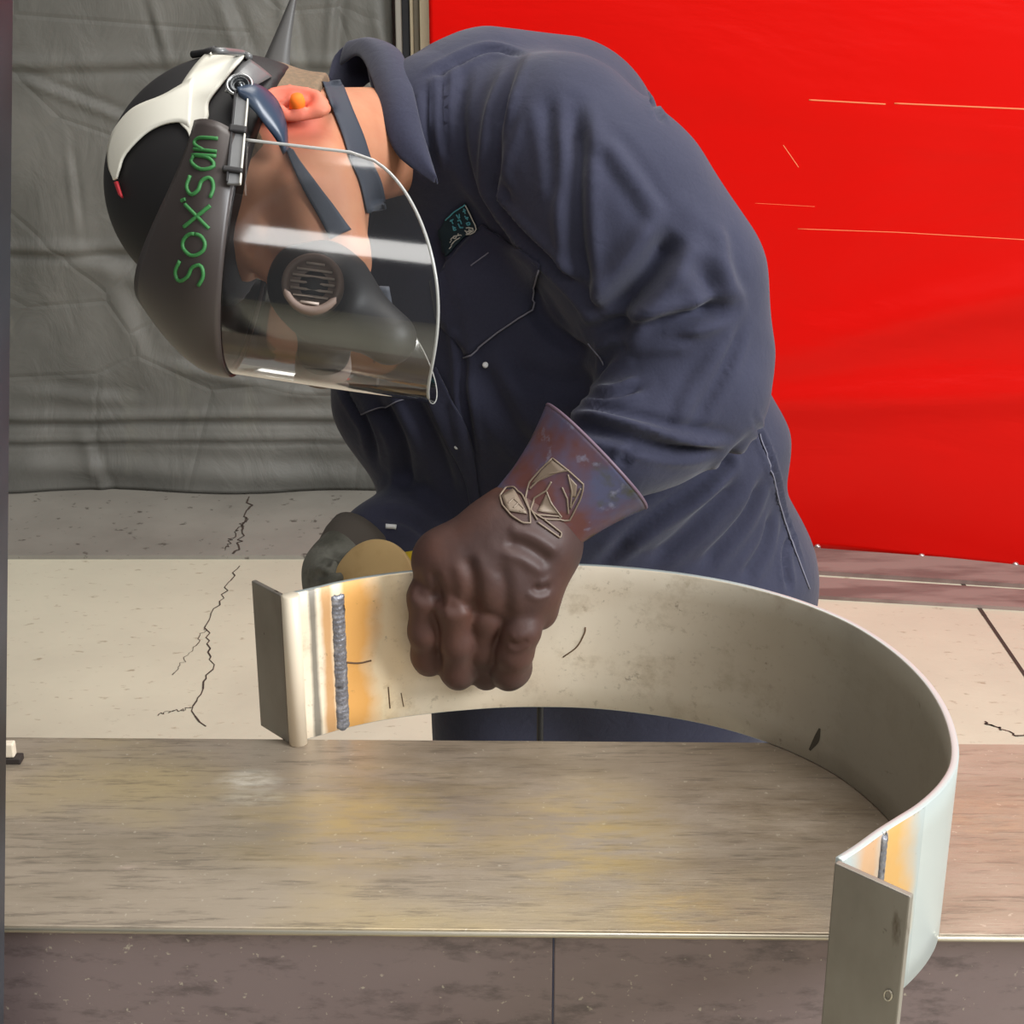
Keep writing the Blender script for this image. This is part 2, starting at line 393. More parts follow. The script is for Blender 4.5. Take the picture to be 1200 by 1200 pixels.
# ------------------------------------------------------------------ left edge post (leaning dark steel tube near the lens)
d0 = .97
pa = W(-33, -90, d0); pb = W(-33, 1330, d0); wpx = 33.5*1.06/F
dirn = nrm(pb-pa)
if True:
    base = pa+dirn*((-pa[2])/dirn[2]); top = pa-dirn*.5
    ax = dirn; u = nrm(np.cross(ax, [0, 1, 0])); w_ = np.cross(u, ax); Vp = []
    hw = wpx
    for c in (base, top):
        for s1, s2 in ((-1, -1), (1, -1), (1, 1), (-1, 1)): Vp.append(c+u*s1*hw+w_*s2*hw)
    Vp = np.array(Vp); Vp[:4, 2] = .002
    Fp = [(0, 1, 2, 3), (7, 6, 5, 4)]+[(i, (i+1) % 4, 4+(i+1) % 4, 4+i) for i in range(4)]
    bm = bmesh.new(); vs = [bm.verts.new(tuple(p)) for p in Vp]
    for q in Fp: bm.faces.new([vs[i] for i in q])
    bmesh.ops.recalc_face_normals(bm, faces=bm.faces); me = bpy.data.meshes.new('steel_post'); bm.to_mesh(me); bm.free()
    pm = M('dark_blue_grey_paint', srgb(58, 60, 66), .45); pm.mix(pm.mask(pm.noise(3, 3, pm.coord((1, 1, 1.2))), .42, .6), srgb(30, 31, 34))
    o = link_me('steel_post', me, pm.m, smooth=False); bevel(o, .003)
    tag(o, 'dark leaning steel post cut by the left edge of the photo', 'post')
# ------------------------------------------------------------------ work table
zt = .90
c0 = Z(0, 863.5, zt); c1 = Z(1200, 872, zt); f0 = Z(0, 1084.5, zt); f1 = Z(1200, 1096, zt)
ext = lambda a, b, t: a+(b-a)*t
pf0, pf1 = ext(f0, f1, -.12), ext(f0, f1, 1.35); _t = nrm(pf1-pf0); _n = np.array([-_t[1], _t[0], 0])
def _back(p):       # straight across the table from a front corner
    k = (c1-c0)[:2]; m = np.array([[_n[0], -k[0]], [_n[1], -k[1]]]); s = np.linalg.solve(m, (c0-p)[:2]); return p+_n*s[0]
poly = [pf0, pf1, _back(pf1), _back(pf0)]
tb = thing('work_table', 'long narrow steel work table with worn brown top', 'table', ((poly[0]+poly[2])/2)*[1, 1, 0])
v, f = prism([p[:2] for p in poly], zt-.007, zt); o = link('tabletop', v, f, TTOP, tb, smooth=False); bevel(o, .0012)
tv = nrm(poly[1]-poly[0]); bkv = nrm(poly[3]-poly[0])
ed = tube_vf([poly[0]+[0, 0, -.003]-bkv*.0005, poly[1]+[0, 0, -.003]-bkv*.0005], .0018, 8); link('front_edge', ed[0], ed[1], EDGE, tb)
q0, q1 = poly[0]+bkv*.014, poly[1]+bkv*.014
def slab(a, b, th, z0, z1): return prism([a[:2], b[:2], (b+bkv*th)[:2], (a+bkv*th)[:2]], z0, z1)
xs_ = Z(650, 1100, zt)[0]; ts = (xs_-q0[0])/(q1[0]-q0[0])
for a, b in ((0, ts-.0006), (ts+.0006, 1)):
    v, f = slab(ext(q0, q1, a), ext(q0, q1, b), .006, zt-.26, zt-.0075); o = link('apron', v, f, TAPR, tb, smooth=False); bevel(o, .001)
ab = bvh_of(o)
wl = tube_vf([Z(px, py, zt-.09)*0+CAM+ray(px, py)*((q0[1]-.0015)/ray(px, py)[1]) for px, py in resample([(652, 1130), (690, 1139), (760, 1135), (830, 1138), (890, 1141)], 20)], .0016, 6)
link('reflection_streak', wl[0], wl[1], plain('pale_reflection', (165, 150, 146), .4, .4), tb)  # pale strip imitating light reflected along the apron
for s in (.04, .5, .96):
    for q in (.02, .24):
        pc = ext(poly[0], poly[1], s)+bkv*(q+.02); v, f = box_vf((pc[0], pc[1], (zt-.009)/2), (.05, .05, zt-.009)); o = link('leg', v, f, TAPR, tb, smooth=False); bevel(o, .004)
# small white block on the table by the post
cb = thing('small_block', 'small cream block on a dark foot at the left end of the table', 'block', Z(13, 894, zt))
p = Z(12, 895, zt); v, f = box_vf(p+[0, .004, .003], (.020, .012, .006)); o = link('foot', v, f, plain('dark_foot', (45, 38, 34), .7), cb, smooth=False); bevel(o, .001)
v, f = box_vf(p+[-.001, .004, .013], (.011, .009, .014)); o = link('block', v, f, plain('cream_block', (225, 212, 190), .6), cb, smooth=False); bevel(o, .0015)

# ------------------------------------------------------------------ curved steel band
HB = .15
top = [(336, 696), (372, 688), (400, 681.5), (440, 674.5), (480, 669.5), (530, 665), (590, 661.5), (650, 661), (700, 662.5), (750, 666.5), (800, 672.5), (850, 681), (900, 693),
       (950, 709), (1000, 731), (1045, 760), (1080, 792), (1104, 826), (1117, 862), (1118, 893), (1105, 918), (1080, 942), (1052, 960), (1030, 974), (1005, 992), (983, 1006)]
pl = resample([Z(x, y, zt+HB)[:2] for x, y in top], 160)
sl = np.r_[0, np.cumsum(np.linalg.norm(np.diff(pl, axis=0), axis=1))]; LBAND = sl[-1]
def at_px(x, y):
    p = Z(x, y, zt+HB)[:2]; return sl[np.argmin(np.linalg.norm(pl-p, axis=1))]
sw1 = at_px(393, 683); sw2 = at_px(1030, 974)
mb = M('heat_marked_steel', srgb(244, 230, 206), .45, .1, .5)
ux, uy, uvv = mb.uv()
mp = mb.node('ShaderNodeMapping'); mp.inputs['Scale'].default_value = (1, .15, 1); mb.l.new(uvv, mp.inputs[0]); bandco = mp.outputs[0]
mb.mix(mb.mask(mb.noise(7, 6, bandco), .45, .65), srgb(232, 214, 188))
mb.mix(mb.math('MULTIPLY', mb.mask(mb.noise(15, 8, bandco, .72), .52, .68), .65), srgb(184, 162, 130)); mb.mix(mb.math('MULTIPLY', mb.mask(mb.noise(90, 5, bandco, .7), .58, .66), .35), srgb(150, 128, 98))
far = mb.node('ShaderNodeMapRange'); far.inputs['From Min'].default_value = .20; far.inputs['From Max'].default_value = .56; mb.l.new(ux, far.inputs[0])
mb.mix(mb.math('MULTIPLY', far.outputs[0], .9), srgb(128, 124, 112))      # later half darkened: weaker light and dark reflections put into the colour
def near(c, w, side=0):         # 1 at distance 0 from arc position c, wobbling edge
    d = mb.math('SUBTRACT', ux, c)
    if side > 0: d = mb.math('MAXIMUM', d, mb.math('MULTIPLY', d, -4.0))
    elif side < 0: d = mb.math('MAXIMUM', mb.math('MULTIPLY', d, -1.0), mb.math('MULTIPLY', d, 4.0))
    else: d = mb.math('ABSOLUTE', d)
    wob = mb.math('MULTIPLY', mb.math('SUBTRACT', mb.noise(13, 4, bandco), .5), w*1.6)
    x = mb.math('DIVIDE', mb.math('ADD', d, wob), w); n = mb.node('ShaderNodeMapRange'); n.inputs['From Min'].default_value = 1.0; n.inputs['From Max'].default_value = .35
    mb.l.new(x, n.inputs[0]); return n.outputs[0]
endm = mb.node('ShaderNodeMapRange'); endm.inputs['From Min'].default_value = sw2-.062; endm.inputs['From Max'].default_value = sw2-.052; mb.l.new(ux, endm.inputs[0]); mb.mix(endm.outputs[0], srgb(168, 175, 171))   # brightened near the end weld to match the lit outer face
mb.mix(mb.math('MULTIPLY', near(sw1+.030, .055), .5), srgb(238, 208, 156))
mb.mix(mb.math('MULTIPLY', near(sw1+.010, .030, 1), .9), srgb(228, 164, 78))
mb.mix(mb.math('MULTIPLY', near(sw1-.012, .007), .8), srgb(196, 138, 70))
mb.mix(mb.math('MULTIPLY', near(sw1-.026, .005), .85), srgb(104, 100, 92))
mb.mix(mb.math('MULTIPLY', near(sw2-.008, .036, -1), .9), srgb(206, 156, 78))
mb.mix(mb.math('MULTIPLY', near(sw2+.016, .024), .85), srgb(196, 150, 104))
sc1 = mb.mask(mb.noise(38, 6, bandco, .75), .635, .69); mb.mix(mb.math('MULTIPLY', sc1, .6), srgb(84, 66, 48))
mb.rough(mb.noise(8, 5, bandco), .30, .55); mb.bump(mb.noise(60, 5, bandco), .15, .001); BAND = mb.m
mo = M('lit_outer_steel', srgb(196, 204, 200), .32, .35); mo.bump(mo.noise(40, 3, mo.coord((1, 1, .1))), .08, .001); BRIGHT = mo.m  # outer face: cool daylight on it is put into the colour
mg = M('dull_plate_steel', srgb(150, 143, 132), .5, .45)
mg.mix(mg.mask(mg.noise(12, 6, mg.coord((1, 1, .5))), .45, .7), srgb(128, 120, 109)); mg.mix(mg.mask(mg.noise(60, 3), .70, .74), srgb(60, 50, 42)); mg.mix(mg.mask(mg.noise(22, 5, mg.coord((1.5, 1.5, .5))), .64, .7), srgb(98, 86, 72)); PLATE = mg.m
bd = thing('steel_band', 'curved steel band standing on edge, one end at each side of the table', 'metal band', (*pl.mean(0), zt))
tg = np.gradient(pl, axis=0); tg /= np.linalg.norm(tg, axis=1)[:, None]; nl = np.stack([-tg[:, 1], tg[:, 0]], 1)
cen = np.array([.05, 1.08]); sgn = -1 if ((cen-pl[60]) @ nl[60]) > 0 else 1   # nl*sgn points outwards
th2 = .0030
z0b = zt+.0006
V, Fc, UV, FMb = [], [], [], []
nzb = 7
cols = []   # around the section: inner face bottom->top, outer face top->bottom
for i in range(len(pl)):
    inn = pl[i]-nl[i]*sgn*th2; out = pl[i]+nl[i]*sgn*th2
    for k in range(nzb): V.append((*inn, z0b+(HB-.0006)*k/(nzb-1))); UV.append((sl[i], k/(nzb-1)))
    for k in range(nzb-1, -1, -1): V.append((*out, z0b+(HB-.0006)*k/(nzb-1))); UV.append((sl[i], k/(nzb-1)))
nc = 2*nzb
for i in range(len(pl)-1):
    for k in range(nc):
        k2 = (k+1) % nc; Fc.append((i*nc+k, (i+1)*nc+k, (i+1)*nc+k2, i*nc+k2)); FMb.append(0 if k < nzb-1 else 1)
for e in (0, len(pl)-1): Fc.append(tuple(e*nc+k for k in (range(nc) if e else range(nc-1, -1, -1)))); FMb.append(1)
# outer face near the far-end weld keeps its heat tint
iw = np.searchsorted(sl, sw2-.050)
idx = 0
for i in range(len(pl)-1):
    for k in range(nc):
        if i >= iw and k >= nzb: FMb[idx] = 0
        idx += 1
me = bpy.data.meshes.new('strip'); me.from_pydata([tuple(map(float, p)) for p in V], [], Fc)
bm = bmesh.new(); bm.from_mesh(me); bmesh.ops.recalc_face_normals(bm, faces=bm.faces); bm.to_mesh(me); bm.free()
uvl = me.uv_layers.new(name='UVMap'); lv = np.empty(len(me.loops), np.int32); me.loops.foreach_get('vertex_index', lv)
uvl.data.foreach_set('uv', np.array(UV, np.float32)[lv].ravel())
strip_o = link_me('strip', me, parent=bd, mats=[BAND, BRIGHT], fm=FMb)
bevel(strip_o, .0008, 1)
bandb = bvh_of(strip_o)
def plate(a, b, th, z0, z1, name, mat, hole=None):
    d = nrm(np.r_[b-a, 0])[:2]; n = np.array([-d[1], d[0]])*th/2
    v, f = prism([a-n, b-n, b+n, a+n], z0, z1); o = link(name, v, f, mat, bd, smooth=False); bevel(o, .0012); return o, d, n
# left flange turns back, near flange turns out to the right
a = Z(331, 697, zt+HB)[:2]; b = Z(297, 679.5, zt+HB)[:2]; plate(a, b, .005, zt+.0004, zt+HB, 'flange', PLATE)
a2 = Z(980, 1009, zt+HB)[:2]; b2 = Z(1069, 1049, zt+HB)[:2]; fo, d2, n2 = plate(a2, b2, .005, zt+.0004, zt+HB, 'flange', PLATE)
fb = bvh_of(fo)
# rounded fold at the left end
pf = np.array([*Z(341, 695.5, zt+HB)[:2]]); v, f = lathe_vf((pf[0], pf[1]-.004, z0b), (0, 0, 1), [(.0085, 0), (.0085, HB-.001), (.007, HB)], 24); link('fold', v, f, BAND, bd)
# weld beads with ripples
def bead(s, inner, w, name='weld_bead', zlo=.0, zhi=.9):
    i = np.searchsorted(sl, s); t = np.r_[tg[i], 0]; n = np.r_[nl[i]*sgn*(-1 if inner else 1), 0]; c = np.r_[pl[i], 0]+n*(th2-.0005)
    G = []; rr = random.Random(3)
    for k in range(120):
        h = k/119; z = zt+.002+HB*(zlo+(zhi-zlo)*h); ww = w*(1+.04*math.sin(h*60)+rr.uniform(-.05, .05)); hh = .0028*(1+.10*math.sin(h*190))
        if h > .985 or h < .015: ww *= .6; hh *= .5
        G.append([c+t*ww*math.cos(a_)+n*hh*math.sin(a_)+np.array([0, 0, z-.0025*abs(math.sin(a_))]) for a_ in np.linspace(0, math.pi, 9)])
    v, f = grid_vf(np.array(G)); mbd = M('weld_metal', srgb(128, 128, 134), .42, .6); mbd.mix(mbd.mask(mbd.noise(140, 4), .5, .7), srgb(176, 176, 182)); mbd.mix(mbd.mask(mbd.noise(60, 3), .6, .7), srgb(66, 64, 66)); mbd.bump(mbd.noise(260, 3), .5, .002)
    o = link(name, v, f, mbd.m, bd); tag(o, 'silver grey weld bead')
bead(sw1, True, .0068, zhi=.93); bead(sw2, False, .0035, zhi=.99)
# dark drip mark, scratch and a hole edge on the band
BRS = plain('brown_scratch', (98, 74, 50), .7)
for pts, r in (([(405, 776), (420, 777), (435, 774)], .0009), ([(660, 770), (676, 758), (685, 742), (686, 735)], .0007), ([(455, 805), (457, 830)], .0006), ([(470, 812), (473, 828)], .0005)):
    v, f = surf_line(bandb, pts, r, .0002, 14); link('scratch', v, f, BRS, bd)
v, f = surf_patch(bandb, [(948, 878), (955, 862), (960, 853)], [(950, 880), (960, 869), (962, 854)], 8, 4, .0004); link('stain', v, f, plain('dark_stain', (66, 60, 50), .7), bd)
ring = [hit(fb, 1041+4.5*math.cos(t), 1166+6*math.sin(t), .0004) for t in np.linspace(0, 2*math.pi, 20, endpoint=False)]
v, f = tube_vf(ring, .0006, 6, True); link('punch_mark', v, f, EDGE, bd)
# ================================================================== distance-field modelling (numpy) and surface nets
def smin(a, b, k):
    if k <= 0: return np.minimum(a, b)
    h = np.maximum(k-np.abs(a-b), 0)/k
    return np.minimum(a, b)-h*h*k*.25
class Vol:
    def __init__(s, lo, hi, h):
        s.lo = np.array(lo, float); s.h = h; s.n = (np.ceil((np.array(hi)-s.lo)/h)+1).astype(int); s.f = np.full(s.n, 1.0, np.float32)
    def block(s, lo, hi):
        a = np.clip(np.floor((lo-s.lo)/s.h).astype(int), 0, s.n-1); b = np.clip(np.ceil((hi-s.lo)/s.h).astype(int)+1, 1, s.n)
        if (b <= a).any(): return None
        ax = [s.lo[i]+s.h*np.arange(a[i], b[i]) for i in range(3)]
        P = np.stack(np.meshgrid(*ax, indexing='ij'), -1).astype(np.float32)
        return tuple(slice(a[i], b[i]) for i in range(3)), P
    def put(s, fn, lo, hi, k, sub=False):
        m = k+.03; r = s.block(np.minimum(lo, hi)-m, np.maximum(lo, hi)+m)
        if r is None: return
        sl_, P = r; d = fn(P).astype(np.float32)
        s.f[sl_] = -smin(-s.f[sl_], d, k) if sub else smin(s.f[sl_], d, k)
    def cone(s, a, b, r1, r2, k=.02, sub=False):
        a = np.asarray(a, float); b = np.asarray(b, float); ba = b-a; L2 = ba @ ba; rm = max(r1, r2)
        def fn(P):
            t = np.clip(((P-a) @ ba)/L2, 0, 1); return np.linalg.norm(P-a-t[..., None]*ba, axis=-1)-(r1+t*(r2-r1))
        s.put(fn, np.minimum(a, b)-rm, np.maximum(a, b)+rm, k, sub)
    def chain(s, pts, k=.02):   # list of (point, radius)
        for (a, r1), (b, r2) in zip(pts[:-1], pts[1:]): s.cone(a, b, r1, r2, k)
    def ell(s, c, axes, radii, k=.02, sub=False):
        c = np.asarray(c, float); A = np.asarray(axes, float); r = np.asarray(radii, float); rm = r.max()
        def fn(P):
            q = (P-c) @ A.T; k0 = np.linalg.norm(q/r, axis=-1); k1 = np.linalg.norm(q/(r*r), axis=-1)+1e-9; return k0*(k0-1)/k1
        s.put(fn, c-rm, c+rm, k, sub)
    def econe(s, a, b, w, r1, r2, k=.03, cap=.5):      # flattened tapering limb; r = (half width along w, half depth)
        a = np.asarray(a, float); b = np.asarray(b, float); L = np.linalg.norm(b-a); n = (b-a)/L; w = nrm(np.asarray(w)-n*np.dot(w, n)); d = np.cross(n, w)
        rm = max(*r1, *r2)
        def fn(P):
            p = P-a; t = p @ n; u = np.clip(t/L, 0, 1); ex = t-np.clip(t, 0, L)
            rw = r1[0]+u*(r2[0]-r1[0]); rd = r1[1]+u*(r2[1]-r1[1])
            q = np.sqrt(((p @ w)/rw)**2+((p @ d)/rd)**2+(ex/(cap*rd))**2)
            k1 = np.sqrt(((p @ w)/rw**2)**2+((p @ d)/rd**2)**2+(ex/(cap*rd)**2)**2)+1e-6
            return q*(q-1)/k1
        s.put(fn, np.minimum(a, b)-rm, np.maximum(a, b)+rm, k)
    def plane(s, p, n):         # keep the side the normal points away from
        p = np.asarray(p, float); n = nrm(n); ax = [s.lo[i]+s.h*np.arange(s.n[i]) for i in range(3)]
        d = (ax[0]-p[0])[:, None, None]*n[0]+(ax[1]-p[1])[None, :, None]*n[1]+(ax[2]-p[2])[None, None, :]*n[2]
        s.f = np.maximum(s.f, d.astype(np.float32))
    def mesh(s, smooth=2):
        f = s.f; S = f < 0; n = s.n
        C = [S[i:n[0]-1+i, j:n[1]-1+j, k:n[2]-1+k] for i in (0, 1) for j in (0, 1) for k in (0, 1)]
        al = C[0].copy(); an = C[0].copy()
        for c in C[1:]: al &= c; an |= c
        act = an & ~al; idx = np.argwhere(act); ids = np.full(act.shape, -1, np.int64); ids[tuple(idx.T)] = np.arange(len(idx))
        pos = np.zeros((len(idx), 3)); cnt = np.zeros(len(idx))
        cor = [(i, j, k) for i in (0, 1) for j in (0, 1) for k in (0, 1)]
        for x in cor:
            for ax_ in range(3):
                if x[ax_]: continue
                y = list(x); y[ax_] = 1
                fa = f[tuple((idx+x).T)]; fb_ = f[tuple((idx+y).T)]; m = (fa < 0) != (fb_ < 0)
                t = np.where(m, fa/np.where(m, fa-fb_, 1), 0); p = np.tile(np.array(x, float), (len(idx), 1)); p[:, ax_] = t
                pos[m] += p[m]; cnt[m] += 1
        V = (idx+pos/cnt[:, None])*s.h+s.lo; Fs = []
        for ax_ in range(3):
            o1, o2 = (ax_+1) % 3, (ax_+2) % 3; sl0 = [slice(None)]*3; sl1 = [slice(None)]*3; sl0[ax_] = slice(0, -1); sl1[ax_] = slice(1, None)
            a = S[tuple(sl0)]; b = S[tuple(sl1)]; e = np.argwhere(a != b)
            ok = (e[:, o1] > 0) & (e[:, o2] > 0) & (e[:, o1] < n[o1]-1) & (e[:, o2] < n[o2]-1); e = e[ok]
            ins = a[tuple(e.T)]
            q = []
            for d1, d2 in ((-1, -1), (0, -1), (0, 0), (-1, 0)):
                c = e.copy(); c[:, o1] += d1; c[:, o2] += d2; q.append(ids[tuple(c.T)])
            q = np.stack(q, 1); q[~ins] = q[~ins][:, ::-1]; Fs.append(q)
        Fa = np.vstack(Fs); Fa = Fa[(Fa >= 0).all(1)]
        E = np.vstack([Fa[:, [0, 1]], Fa[:, [1, 2]], Fa[:, [2, 3]], Fa[:, [3, 0]]])
        for _ in range(smooth):
            acc = np.zeros_like(V); c = np.zeros(len(V))
            for i in range(3):
                acc[:, i] = np.bincount(E[:, 0], V[E[:, 1], i], len(V))+np.bincount(E[:, 1], V[E[:, 0], i], len(V))
            c = np.bincount(E[:, 0], minlength=len(V))+np.bincount(E[:, 1], minlength=len(V)); V = .45*V+.55*acc/c[:, None]
        return V, Fa
def np_mesh(name, V, Fa):
    me = bpy.data.meshes.new(name); me.vertices.add(len(V)); me.vertices.foreach_set('co', V.astype(np.float32).ravel())
    me.loops.add(Fa.size); me.loops.foreach_set('vertex_index', Fa.astype(np.int32).ravel())
    me.polygons.add(len(Fa)); me.polygons.foreach_set('loop_start', np.arange(0, Fa.size, 4, dtype=np.int32)); 
    me.update(calc_edges=True); me.validate(); return me
def vnormals(V, Fa):
    fn = np.cross(V[Fa[:, 2]]-V[Fa[:, 0]], V[Fa[:, 3]]-V[Fa[:, 1]]); N = np.zeros_like(V)
    for i in range(3): N[:, i] = sum(np.bincount(Fa[:, k], fn[:, i], len(V)) for k in range(4))
    return N/(np.linalg.norm(N, axis=1)[:, None]+1e-12)
def folds(V, Fa, lines):
    """Press folds of cloth or leather into a mesh: each line runs over the surface; depth in metres (negative raises a ridge), width in metres."""
    bv = BVHTree.FromPolygons([Vector(p) for p in V], [tuple(q) for q in Fa.tolist()]); N = vnormals(V, Fa); D = np.zeros(len(V))
    for ln in lines:
        pts, dep, wid = ln[:3]; lip = ln[3] if len(ln) > 3 else .45
        P2 = resample(pts, 28); P = np.array([hit(bv, p[0], p[1]) for p in P2])
        lo = P.min(0)-4*wid; hi = P.max(0)+4*wid; sel = np.where(((V > lo) & (V < hi)).all(1) & (N @ (CAM-P.mean(0)) > -.35*np.linalg.norm(CAM-P.mean(0))))[0]
        if not len(sel): continue
        q = V[sel]; best = np.full(len(sel), 9.0); tb_ = np.zeros(len(sel))
        for i in range(len(P)-1):
            ba = P[i+1]-P[i]; t = np.clip(((q-P[i]) @ ba)/(ba @ ba+1e-12), 0, 1); d = np.linalg.norm(q-P[i]-t[:, None]*ba, axis=1); m = d < best; best[m] = d[m]; tb_[m] = (i+t[m])/(len(P)-1)
        fade = np.minimum(1, np.minimum(tb_, 1-tb_)/.18+.12)
        D[sel] += fade*(-dep*np.exp(-(best/wid)**2)+dep*lip*np.exp(-((best-1.9*wid)/(.9*wid))**2))
    return V+N*D[:, None]
# ================================================================== the worker
CX, CY, CZ = RT, UP, -FWD                      # right, up, towards the lens
def camv(x, y, z): return x*CX+y*CY+z*CZ
# cloth, leather, skin
mc = M('navy_cotton', srgb(50, 51, 67), .85, spec=.15)
mc.mix(mc.mask(mc.noise(4, 5), .4, .7), srgb(44, 44, 58)); mc.mix(mc.math('MULTIPLY', mc.noise(420, 2), .35), srgb(70, 71, 90))
mc.set('Sheen Weight', .12); mc.set('Sheen Roughness', .5); mc.bump(mc.noise(900, 2), .10, .0006); mc.bump(mc.noise(45, 4, dist=.8), .22, .004); NAVY = mc.m
mk_ = M('skin', srgb(184, 130, 100), .55, spec=.25); mk_.mix(mk_.mask(mk_.noise(22, 5), .4, .7), srgb(174, 114, 86)); mk_.set('Subsurface Weight', .12); mk_.set('Subsurface Radius', (.02, .008, .004)); mk_.set('Subsurface Scale', .4)
mk_.bump(mk_.noise(320, 3), .08, .0008); SKIN = mk_.m
SKINR = plain('flushed_skin', (222, 128, 104), .5)
mh = M('cropped_hair', srgb(112, 94, 74), .85); mh.mix(mh.mask(mh.noise(260, 3), .4, .7), srgb(132, 106, 82)); HAIR = mh.m
ml = M('brown_leather', srgb(70, 50, 46), .55, spec=.4)
ml.mix(ml.mask(ml.noise(9, 5), .42, .66), srgb(88, 58, 48)); ml.mix(ml.mask(ml.noise(6, 3), .55, .8), srgb(84, 78, 90))
ml.bump(ml.noise(150, 4), .15, .001); ml.bump(ml.noise(28, 4, dist=.6), .25, .003); LEATH = ml.m
mq = M('oil_stained_leather', srgb(82, 84, 112), .45, spec=.45)
mq.mix(mq.mask(mq.noise(13, 4), .44, .62), srgb(98, 60, 56)); mq.mix(mq.mask(mq.noise(19, 5, mq.coord((1, 1, 1), rot=(.4, .7, .2))), .52, .64), srgb(74, 74, 40)); mq.mix(mq.mask(mq.noise(40, 5), .6, .7), srgb(128, 130, 150))
mq.bump(mq.noise(120, 4), .15, .001); GAUNT = mq.m
DARKSTRAP = plain('dark_webbing', (50, 54, 64), .75, bump=.15, nscale=120)
BLACKCAP = plain('black_shell', (24, 21, 22), .62, nz=.3, nscale=40)
WHITEPL = plain('off_white_plastic', (226, 222, 208), .4, nz=.12, nscale=14)
GREYPL = plain('grey_plastic', (120, 120, 120), .35, .2, nz=.3, nscale=60)
GUARD = plain('dark_taupe_plastic', (66, 58, 55), .38, nz=.25, nscale=18)
RUBBER = plain('black_rubber', (34, 32, 33), .55)
STITCH = plain('pale_stitching', (118, 116, 128), .8)
WHITE = plain('white_button', (225, 225, 225), .4)

hip_w = Q(760, 760, 1.82)
person = thing('person', 'person in navy coveralls, clear face shield and leather gloves bending over the curved steel band', 'person', (hip_w[0]-.02, hip_w[1], 0))

# ---- head frame: f face forward, l his left, u crown
PHI = math.radians(23)
HU = nrm(camv(-.985, .13, .0)); f_ = camv(-.13, -math.cos(PHI), math.sin(PHI)); HFW = nrm(f_-HU*np.dot(f_, HU)); HL = nrm(np.cross(HU, HFW))
if HL @ CZ < 0: HL = -HL
HC = Q(352, 208, 1.44)
def H(f, l, u): return HC+HFW*f+HL*l+HU*u
AX = np.array([HFW, HL, HU])
neckb = Q(520, 158, 1.585)
# ---- body (head, neck, top of trunk: the rest is under the clothes)
lo = np.min([H(-.16, -.13, -.2), H(.16, .13, .2), H(.16, -.13, -.2), H(-.16, .13, .2), neckb-.14, Q(560, 260, 1.62)-.1], 0); hi = np.max([H(-.16, -.13, -.2), H(.16, .13, .2), H(.16, -.13, .2), neckb+.14, Q(560, 260, 1.62)+.1], 0)
b = Vol(lo, hi, .0026)
b.ell(H(-.008, 0, .045), AX, (.098, .077, .092), 0)
b.ell(H(.030, 0, -.012), AX, (.068, .062, .055), .03)
b.cone(H(.02, .05, -.028), H(.075, .018, -.052), .018, .016, .03); b.cone(H(.02, -.05, -.028), H(.075, -.018, -.052), .018, .016, .03)
b.cone(H(.080, -.012, -.056), H(.080, .012, -.056), .016, .016, .02)
b.cone(H(.082, -.03, .036), H(.082, .03, .036), .013, .013, .02)
b.cone(H(.090, .0, .024), H(.112, 0, -.006), .009, .012, .012); b.cone(H(.100, -.012, -.010), H(.100, .012, -.010), .008, .008, .008)
for s in (-1, 1):
    b.ell(H(.093, s*.032, .019), AX, (.012, .017, .010), .008, True); b.ell(H(.080, s*.032, .019), AX, (.012, .013, .012), .003)
    b.cone(H(.05, s*.058, -.012), H(.078, s*.04, -.02), .012, .012, .02)
b.cone(H(.095, -.020, -.029), H(.095, .020, -.029), .006, .006, .006); b.cone(H(.093, -.018, -.038), H(.093, .018, -.038), .007, .007, .006)
b.chain([(H(-.028, 0, -.005), .058), (neckb, .047)], .012)
b.chain([(neckb, .045), (Q(560, 180, 1.66), .05)], .02)
# ear (near side): bowl, rim, lobe
for s in (1, -1):
    c = H(-.014, s*.078, .002); e1 = nrm(HFW*.94+HU*-.15+HL*s*.25); e3 = nrm(HU+HFW*.18-HU*0); e3 = nrm(e3-e1*np.dot(e3, e1)); e2 = np.cross(e3, e1); e2 = e2*np.sign(e2 @ HL)*s
    c = c+e2*.006
    E = lambda x, y, z: c+(e1*x*.9+e2*y+e3*z)*.78
    b.ell(E(-.002, 0, 0), (e1, e2, e3), (.020, .008, .031), .008)
    b.ell(E(.004, .010, -.002), (e1, e2, e3), (.012, .009, .018), .004, True)
    ringp = [E(.020*math.cos(t)*(.85 if math.sin(t) < 0 else 1)-.003, .006, .030*math.sin(t)+.001) for t in np.linspace(.35, 1.5*math.pi, 14)]
    b.chain([(p, .0042) for p in ringp], .003)
    b.chain([(E(.002, .004, .012), .003), (E(-.008, .005, .0), .0035), (E(-.004, .005, -.012), .003)], .004)
    b.ell(E(.008, .003, -.030), (e1, e2, e3), (.009, .005, .009), .006); b.ell(E(.014, .004, -.006), (e1, e2, e3), (.005, .005, .007), .004)
    if s == 1: EAR = (c, e1, e2, e3)
V, Fa = b.mesh(1); body = link_me('body', np_mesh('body', V, Fa), SKIN, person)
bodyb = bvh_of(body)
c, e1, e2, e3 = EAR
_g = mk_.node('ShaderNodeVectorMath', operation='DISTANCE'); mk_.l.new(mk_.coord(), _g.inputs[0]); _g.inputs[1].default_value = tuple(c)
mk_.mix(mk_.math('MULTIPLY', mk_.ramp(_g.outputs['Value'], [(.018, (1, 1, 1, 1)), (.045, (0, 0, 0, 1))]), .65), srgb(226, 104, 88))     # flushed ear
v, f = tube_vf([c+e1*.006+e2*.000-e3*.003, c+e1*.006+e2*.010-e3*.004, c+e1*.006+e2*.015-e3*.004], [.0068, .0068, .0055], 14); tag(link('earplug', v, f, plain('orange_foam', (255, 118, 20), .8), person), 'orange foam earplug')
